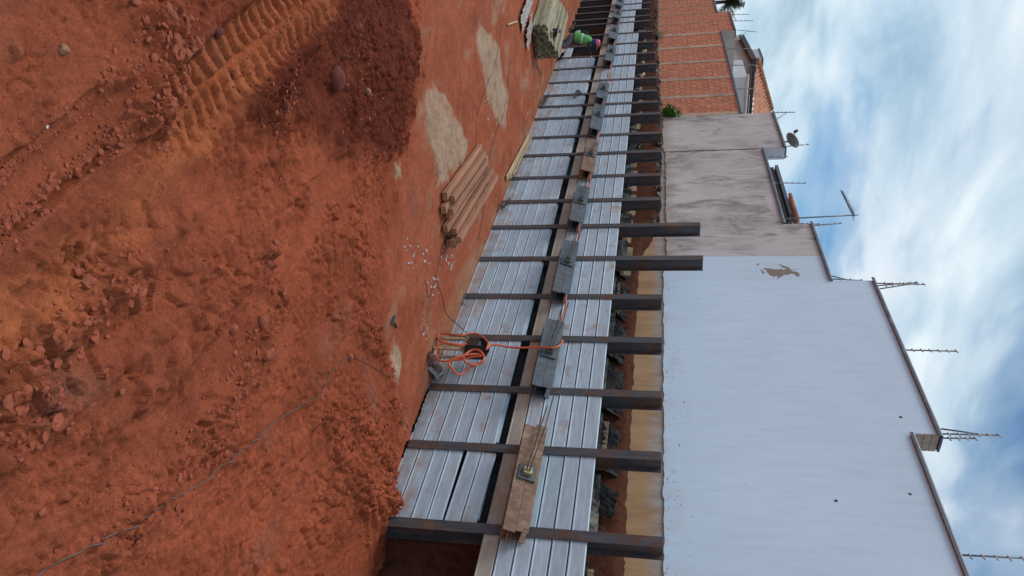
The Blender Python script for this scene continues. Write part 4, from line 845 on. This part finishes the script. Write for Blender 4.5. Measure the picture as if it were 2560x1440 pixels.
for q, r, mt_, lb in (((815, 200), .125, SOILD, 'largest round clod sunk in the dark damp soil'), ((888, 230), .045, M['sand_stone'], 'small tan stone on the dark damp soil'), ((532, 75), .07, SOILD, 'dark clod beside the tyre tread print'), ((585, 822), .05, SOILC, 'red clod alone on the bare soil slope'), ((655, 885), .075, SOILC, 'rounded red clod amid loose chunks'), ((868, 893), .045, SOILC, 'small red clod where the grey cable ends'), ((148, 125), .035, M['sand_stone'], 'small pale stone near the tyre strip'), ((985, 1235), .07, SOILC, 'red clod leaning on the lowest plank by the recess'), ((645, 805), .06, SOILC, 'red clod beside a shallow pit in the slope')):
    g_ = gz(*q); mb = MB(); rock(mb, (0, 0, 0), r, (1, .85, .75), 2, .08); o = mb.build('clod', mt_, smooth=True); o.location = (g_[0], g_[1], gh(g_[0], g_[1])+r*.3); tag(o, lb, 'clod')
# white scraps
mb = MB()
for (q, n, sp) in (((1025, 640), 14, 18), ((1120, 630), 34, 14), ((1135, 590), 18, 9), ((1085, 720), 26, 14), ((1065, 640), 10, 10), ((1318, 215), 50, 11), ((1230, 300), 22, 18), ((1190, 560), 12, 14), ((1180, 480), 12, 14), ((1000, 1012), 2, 2), ((1062, 830), 14, 9), ((420, 160), 5, 25), ((130, 320), 4, 10), ((1090, 930), 8, 9)):
    for _ in range(n):
        g_ = gz(q[0]+random.gauss(0, sp*.6), q[1]+random.gauss(0, sp*1.8))
        if g_[1] > -.05: continue
        r = random.choice((.008, .012, .018)); mb.box((g_[0], g_[1], gh(g_[0], g_[1])+r*.35), (r*random.uniform(1, 3.2), r*1.1, r*.7), Matrix.Rotation(random.uniform(0, 3.1), 3, 'Z') @ Matrix.Rotation(random.uniform(-.4, .4), 3, 'X'))
o = mb.build('white_scraps', M['white_bits']); tag(o, 'small white foam and mortar scraps scattered on the floor', 'debris', kind='stuff')
# cables on the ground
def ground_line(name, pxs, r, mat, lb, cat, grp=None, lift=.0):
    pts = curve_pts([gz(*q) for q in pxs], 9); pts = [(p[0], p[1], gh(p[0], p[1])+r+lift+.006) for p in pts]
    mb = MB(); mb.tube(pts, r, 6); return tag(mb.build(name, mat, smooth=True), lb, cat, grp)
ground_line('cable', [(20, 1475), (70, 1440), (180, 1378), (300, 1310), (395, 1258), (480, 1210), (560, 1150), (620, 1110), (700, 1045), (760, 1005), (800, 975), (815, 935), (840, 910), (866, 888)], .0055, M['cable'], 'long grey cable running across the red soil to a clod', 'cable', lift=.006)
ground_line('wire', [(880, 893), (920, 912), (968, 942)], .004, M['cable'], 'thin wire from the clod towards the small sand patch', 'wire')
ground_line('thin_wire', [(1062, 700), (1072, 740), (1098, 650), (1105, 610), (1135, 590), (1160, 545), (1195, 480), (1215, 420), (1240, 330), (1262, 260), (1275, 150)], .004, M['wire'], 'thin dark wire winding along the floor past the timber beams', 'wire')
ground_line('thin_wire', [(1195, 600), (1210, 500), (1190, 380), (1195, 280), (1230, 170), (1255, 60)], .004, M['wire'], 'thin dark wire crossing the sand patches', 'wire')
ln = curve_pts([gz(1092, 700), gz(1098, 742)+np.array((0, 0, .05)), K3(480, 30, -.5), K3(640, 190, -.47), K3(760, 300, -.45), K3(880, 420, -.43)], 8)
mb = MB(); mb.tube(ln, .006, 6); tag(mb.build('power_lead', M['wire'], smooth=True), 'black lead rising from the floor into the crate', 'cable')
# hammer, small stick, short planks
g_ = gz(978, 800); hm = thing('hammer', 'small hammer with dark handle lying on the bare floor', 'hammer', (g_[0], g_[1], gh(g_[0], g_[1])+.02))
a, b_ = gz(975, 793), gz(983, 812); d_ = b_-a; mb = MB(); mb.tube([(0, 0, 0), (d_[0], d_[1], 0)], .014, 6); mb.build('handle', M['black_plastic'], hm, True)
n_ = Vector((-d_[1], d_[0], 0)).normalized()*.07; mb = MB(); mb.box((0, 0, .005), (.14, .03, .035), Matrix.Rotation(math.atan2(n_.y, n_.x), 3, 'Z')); mb.build('head', M['plate'], hm)
for q0, q1, lb in (((1265, 62), (1288, 54), 'short pale stick on the floor near the board stack'), ((1340, 160), (1352, 186), 'thin stick leaning out from under the board stack')):
    a, b_ = gz(*q0), gz(*q1); mb = MB(); mb.tube([(a[0], a[1], .04), (b_[0], b_[1], .04)], .022, 5); tag(mb.build('stick', M['wood_pale']), lb, 'stick')
g_ = gy(1438, 232, -.12); mb = MB()
for k in range(4): mb.tube(curve_pts([(g_[0]+.2-.1*k, -.03, g_[2]-.02), (g_[0]-.1, -.07, g_[2]+.05*k), (g_[0]-.45, -.035, g_[2]+.02*k)], 5), .02, 6)
tag(mb.build('rag', M['dark_wood'], smooth=True), 'dark twisted rag tied round a pile over the planks', 'rag')
# ------------------------------------------------------------------ fence posts, aerials and dish on the roofs
def fpost(base, tip, lb, grp='electric fence posts on the parapets', y=YH+.12, n=6, r=.012):
    a, b = gy(*base, y), gy(*tip, y); t = thing('fence_post', lb, 'fence post', tuple(a), grp); d = Vector(b)-Vector(a); mb = MB(); mb.tube([(0, 0, -.1), d], r, 6); mb.build('rod', M['post'], t, True)
    for k in range(n):
        p = d*((k+.7)/(n-.15)); mb = MB(); mb.tube([p+Vector((-.012, -.02, 0)), p+Vector((.055, -.02, .02)), p+Vector((.065, -.02, .025))], [.010, .013, .008], 6); mb.build('insulator', M['insul'], t, True)
    return t
def brace(base, tip, lb, y=YH+.12, r=.012):
    a, b = gy(*base, y), gy(*tip, y); mb = MB(); mb.tube([a, b], r, 6); return tag(mb.build('brace_rod', M['post'], smooth=True), lb, 'rod')
P_ = 'slim electric fence post with insulators '
fpost((2398, 1388), (2590, 1397), P_+'on the lower white parapet'); fpost((2264, 875), (2391, 878), P_+'midway along the upper white parapet'); fpost((2352, 1085), (2497, 1088), P_+'at the white parapet step, the longer one'); fpost((2355, 1096), (2438, 1096), P_+'at the white parapet step, the shorter one', n=4); fpost((2197, 708), (2310, 711), P_+'upright at the far end of the white parapet'); fpost((2200, 715), (2292, 706), P_+'leaning at the far end of the white parapet')
brace((2352, 1072), (2470, 1088), 'slanting brace rod beside fence posts at the parapet step'); brace((2200, 722), (2290, 708), 'slanting brace rod at the end of the white parapet')
fpost((2080, 697), (2157, 701), 'slim fence post at the lower end of the white strip', n=3); brace((2080, 690), (2120, 700), 'short brace rod at the lower end of the white strip')
fpost((1970, 558), (2048, 560), P_+'beside the tall antenna mast'); fpost((2034, 565), (2102, 558), P_+'at the top of the grey parapet step', n=5); fpost((1926, 457), (2013, 458), P_+'midway along the low grey parapet', n=6); fpost((1962, 367), (2021, 361), P_+'next to the satellite dish', n=4); fpost((1938, 281), (1986, 281), P_+'where the grey house meets the brick building', n=5); fpost((1906, 392), (1968, 392), P_+'under the step beside the satellite dish', n=4)
brace((1942, 298), (1966, 282), 'slanting brace rod at the far end of the grey parapet')
fpost((1834, 52), (1882, 52), P_+'midway on the raised brick block', n=5); fpost((1828, 36), (1872, 36), P_+'near the palm on the raised brick block', n=4); fpost((1818, 122), (1874, 122), P_+'on the low brick parapet before the dark eave', n=5); fpost((1828, 163), (1890, 163), P_+'on the brick parapet before the roof corner', n=4); fpost((1844, 222), (1885, 222), P_+'on the brick parapet before the pale block', n=4)
brace((1844, 75), (1893, 80), 'thin aerial rod at the corner of the raised brick block'); brace((1842, 98), (1872, 76), 'slanting aerial brace at the raised brick block')
a, b_ = gy(1966, 549, 3.5), gy(2146, 537, 3.5)
an_ = thing('tv_antenna', 'tall mast with angled comb television aerial above the grey house', 'antenna', tuple(a)); mb = MB(); mb.tube([(0, 0, -.6), Vector(b_)-Vector(a)], .022, 8); mb.build('mast', M['post'], an_, True)
p0, p1 = Vector(gy(2136, 540, 3.5))-Vector(a), Vector(gy(2105, 479, 3.2))-Vector(a); mb = MB(); mb.tube([p0, p1], .022, 6); mb.build('boom', M['post'], an_, True); mb = MB(); mb.tube([p0+Vector((0, -.05, -.05)), p1+Vector((0, -.05, -.05))], .012, 6)
mb.build('lower_boom', M['post'], an_, True)
for k in range(9):
    p = p0+(p1-p0)*(k+.3)/9; mb = MB(); mb.tube([p+Vector((.03, -.22+.012*k, -.03)), p+Vector((-.03, .22-.012*k, .03))], .008, 5); mb.build('element', M['post'], an_)
c = gy(1976, 354, 1.6); ds = thing('satellite_dish', 'pale satellite dish with feed arm on the grey house parapet', 'satellite dish', tuple(c))
ax_ = (Vector(gy(1990, 327, 1.2))-Vector(c)).normalized(); ax_ = Vector((-.55, -.3, .8)).normalized(); u_ = ax_.orthogonal().normalized(); v_ = ax_.cross(u_); R_ = .25; P = []
for i in range(7):
    rr_ = R_*i/6; P.append([u_*rr_*math.cos(t)+v_*rr_*math.sin(t)+ax_*(.35*rr_*rr_/R_) for t in [2*math.pi*k/20 for k in range(21)]])
for row in P[::-1]: P.append([q-ax_*.012 for q in row])
M['dish'] = simple('dish_metal', (.30, .29, .28), .5, .3); mb = MB(); mb.grid(P); mb.build('reflector', M['dish'], ds, True)
f_ = Vector(gy(1990, 328, 1.5))-Vector(c); mb = MB(); mb.tube([-u_*.0, f_], .016, 6); mb.build('feed_arm', M['post'], ds, True); mb = MB(); mb.tube([f_-ax_*.06, f_+ax_*.06], [.05, .04], 8); mb.build('feed_horn', M['black_plastic'], ds, True)
mb = MB(); mb.tube([(0, 0, -.05), (-.1, .05, -.75)], .025, 6); mb.build('mount', M['post'], ds, True)
# ------------------------------------------------------------------ plants
def leafy(name, c, rad, n, mat, lb, cat, hgt=.5, size=.05):
    t = thing(name, lb, cat, tuple(c)); mb = MB(); st_ = MB()
    for k in range(9):
        a = random.uniform(0, 6.28); tip = Vector((math.cos(a)*rad*random.uniform(.3, 1), math.sin(a)*rad*.5, hgt*random.uniform(.5, 1))); st_.tube(curve_pts([(0, 0, 0), tip*.5+Vector((0, 0, .05)), tip], 3), .005, 4)
        for j in range(n//9):
            f = random.uniform(.35, 1.05); p = tip*f+Vector((random.gauss(0, .035), random.gauss(0, .03), random.gauss(0, .035))); d = Vector((random.gauss(0, 1), random.gauss(0, 1)-.4, random.gauss(.2, .6))).normalized(); s_ = d.orthogonal().normalized(); L = size*random.uniform(.6, 1.3)
            mb.add([p, p+d*L*.5+s_*L*.28, p+d*L, p+d*L*.5-s_*L*.28], [(0, 1, 2, 3)])
    st_.build('stems', M['bark'], t); mb.build('leaves', mat, t); return t
c = gy(1663, 278, .80); leafy('weed', (c[0]+.05, .82, 3.46), .34, 430, M['leaf'], 'bright green leafy weed at the foot of the brick wall corner', 'plant', .62, .10)
M['dry'] = simple('dry_grass', (.30, .26, .07), .8, 0, .3); c = gy(1648, 86, .82); t = thing('grass_tuft', 'yellowish dry grass tuft at the brick wall foot', 'plant', (c[0], .82, float(lipz(c[0])))); mb = MB()
for k in range(160):
    a = random.uniform(0, 6.28); b0 = Vector((random.gauss(0, .28), random.gauss(0, .05), 0)); tip = b0+Vector((random.gauss(0, .14), -.05+random.gauss(0, .06), random.uniform(.2, .55))); s_ = Vector((.008, 0, 0)); mb.add([b0-s_, b0+s_, tip], [(0, 1, 2)])
mb.build('blades', M['dry'], t)
c = gy(1655, 345, .8); leafy('weed', (PX[11]-.35, .50, 2.72), .25, 160, M['palm'], 'small dark weed growing in the trench behind the piles', 'plant', .32, .07)
pc = gy(1818, 4, 9.0); pt = thing('palm_tree', 'dark green palm crown showing over the brick building', 'palm tree', (pc[0], 9.0, 2.95)); top = Vector((0, 0, pc[2]-2.95-.1))
mb = MB(); mb.tube([(0, 0, 0), (.1, 0, top.z*.5), top], [.24, .18, .15], 10); mb.build('trunk', M['bark'], pt, True)
for k in range(46):
    a = k*2.399+random.uniform(-.2, .2); el = random.uniform(-.15, 1.35); L = random.uniform(1.6, 2.3); d = Vector((math.cos(a)*math.cos(el), math.sin(a)*math.cos(el), math.sin(el))); mb = MB()
    ax = [top+d*L*f+Vector((0, 0, -.55*L*f*f*(1.1-math.sin(el)))) for f in np.linspace(0, 1, 12)]; mb.tube(ax, [.022-.0015*q for q in range(12)], 4)
    for i in range(2, 12):
        tg = (ax[min(i+1, 11)]-ax[i-1]).normalized(); sv = tg.cross(Vector((0, 0, 1))); sv = sv.normalized() if sv.length > .01 else Vector((1, 0, 0))
        for sg_ in (-1, 1):
            for w_ in (0, .5):
                b0 = ax[i]+(ax[i-1]-ax[i])*w_; l = .62*(1-abs(i-6)/9)*random.uniform(.8, 1.15); e_ = b0+(sv*sg_*.8+tg*.65+Vector((0, 0, random.uniform(-.35, .1))))*l; n_ = tg*.04; mb.add([b0-n_, b0+n_, e_], [(0, 1, 2)])
    mb.build('frond', M['palm'], pt)
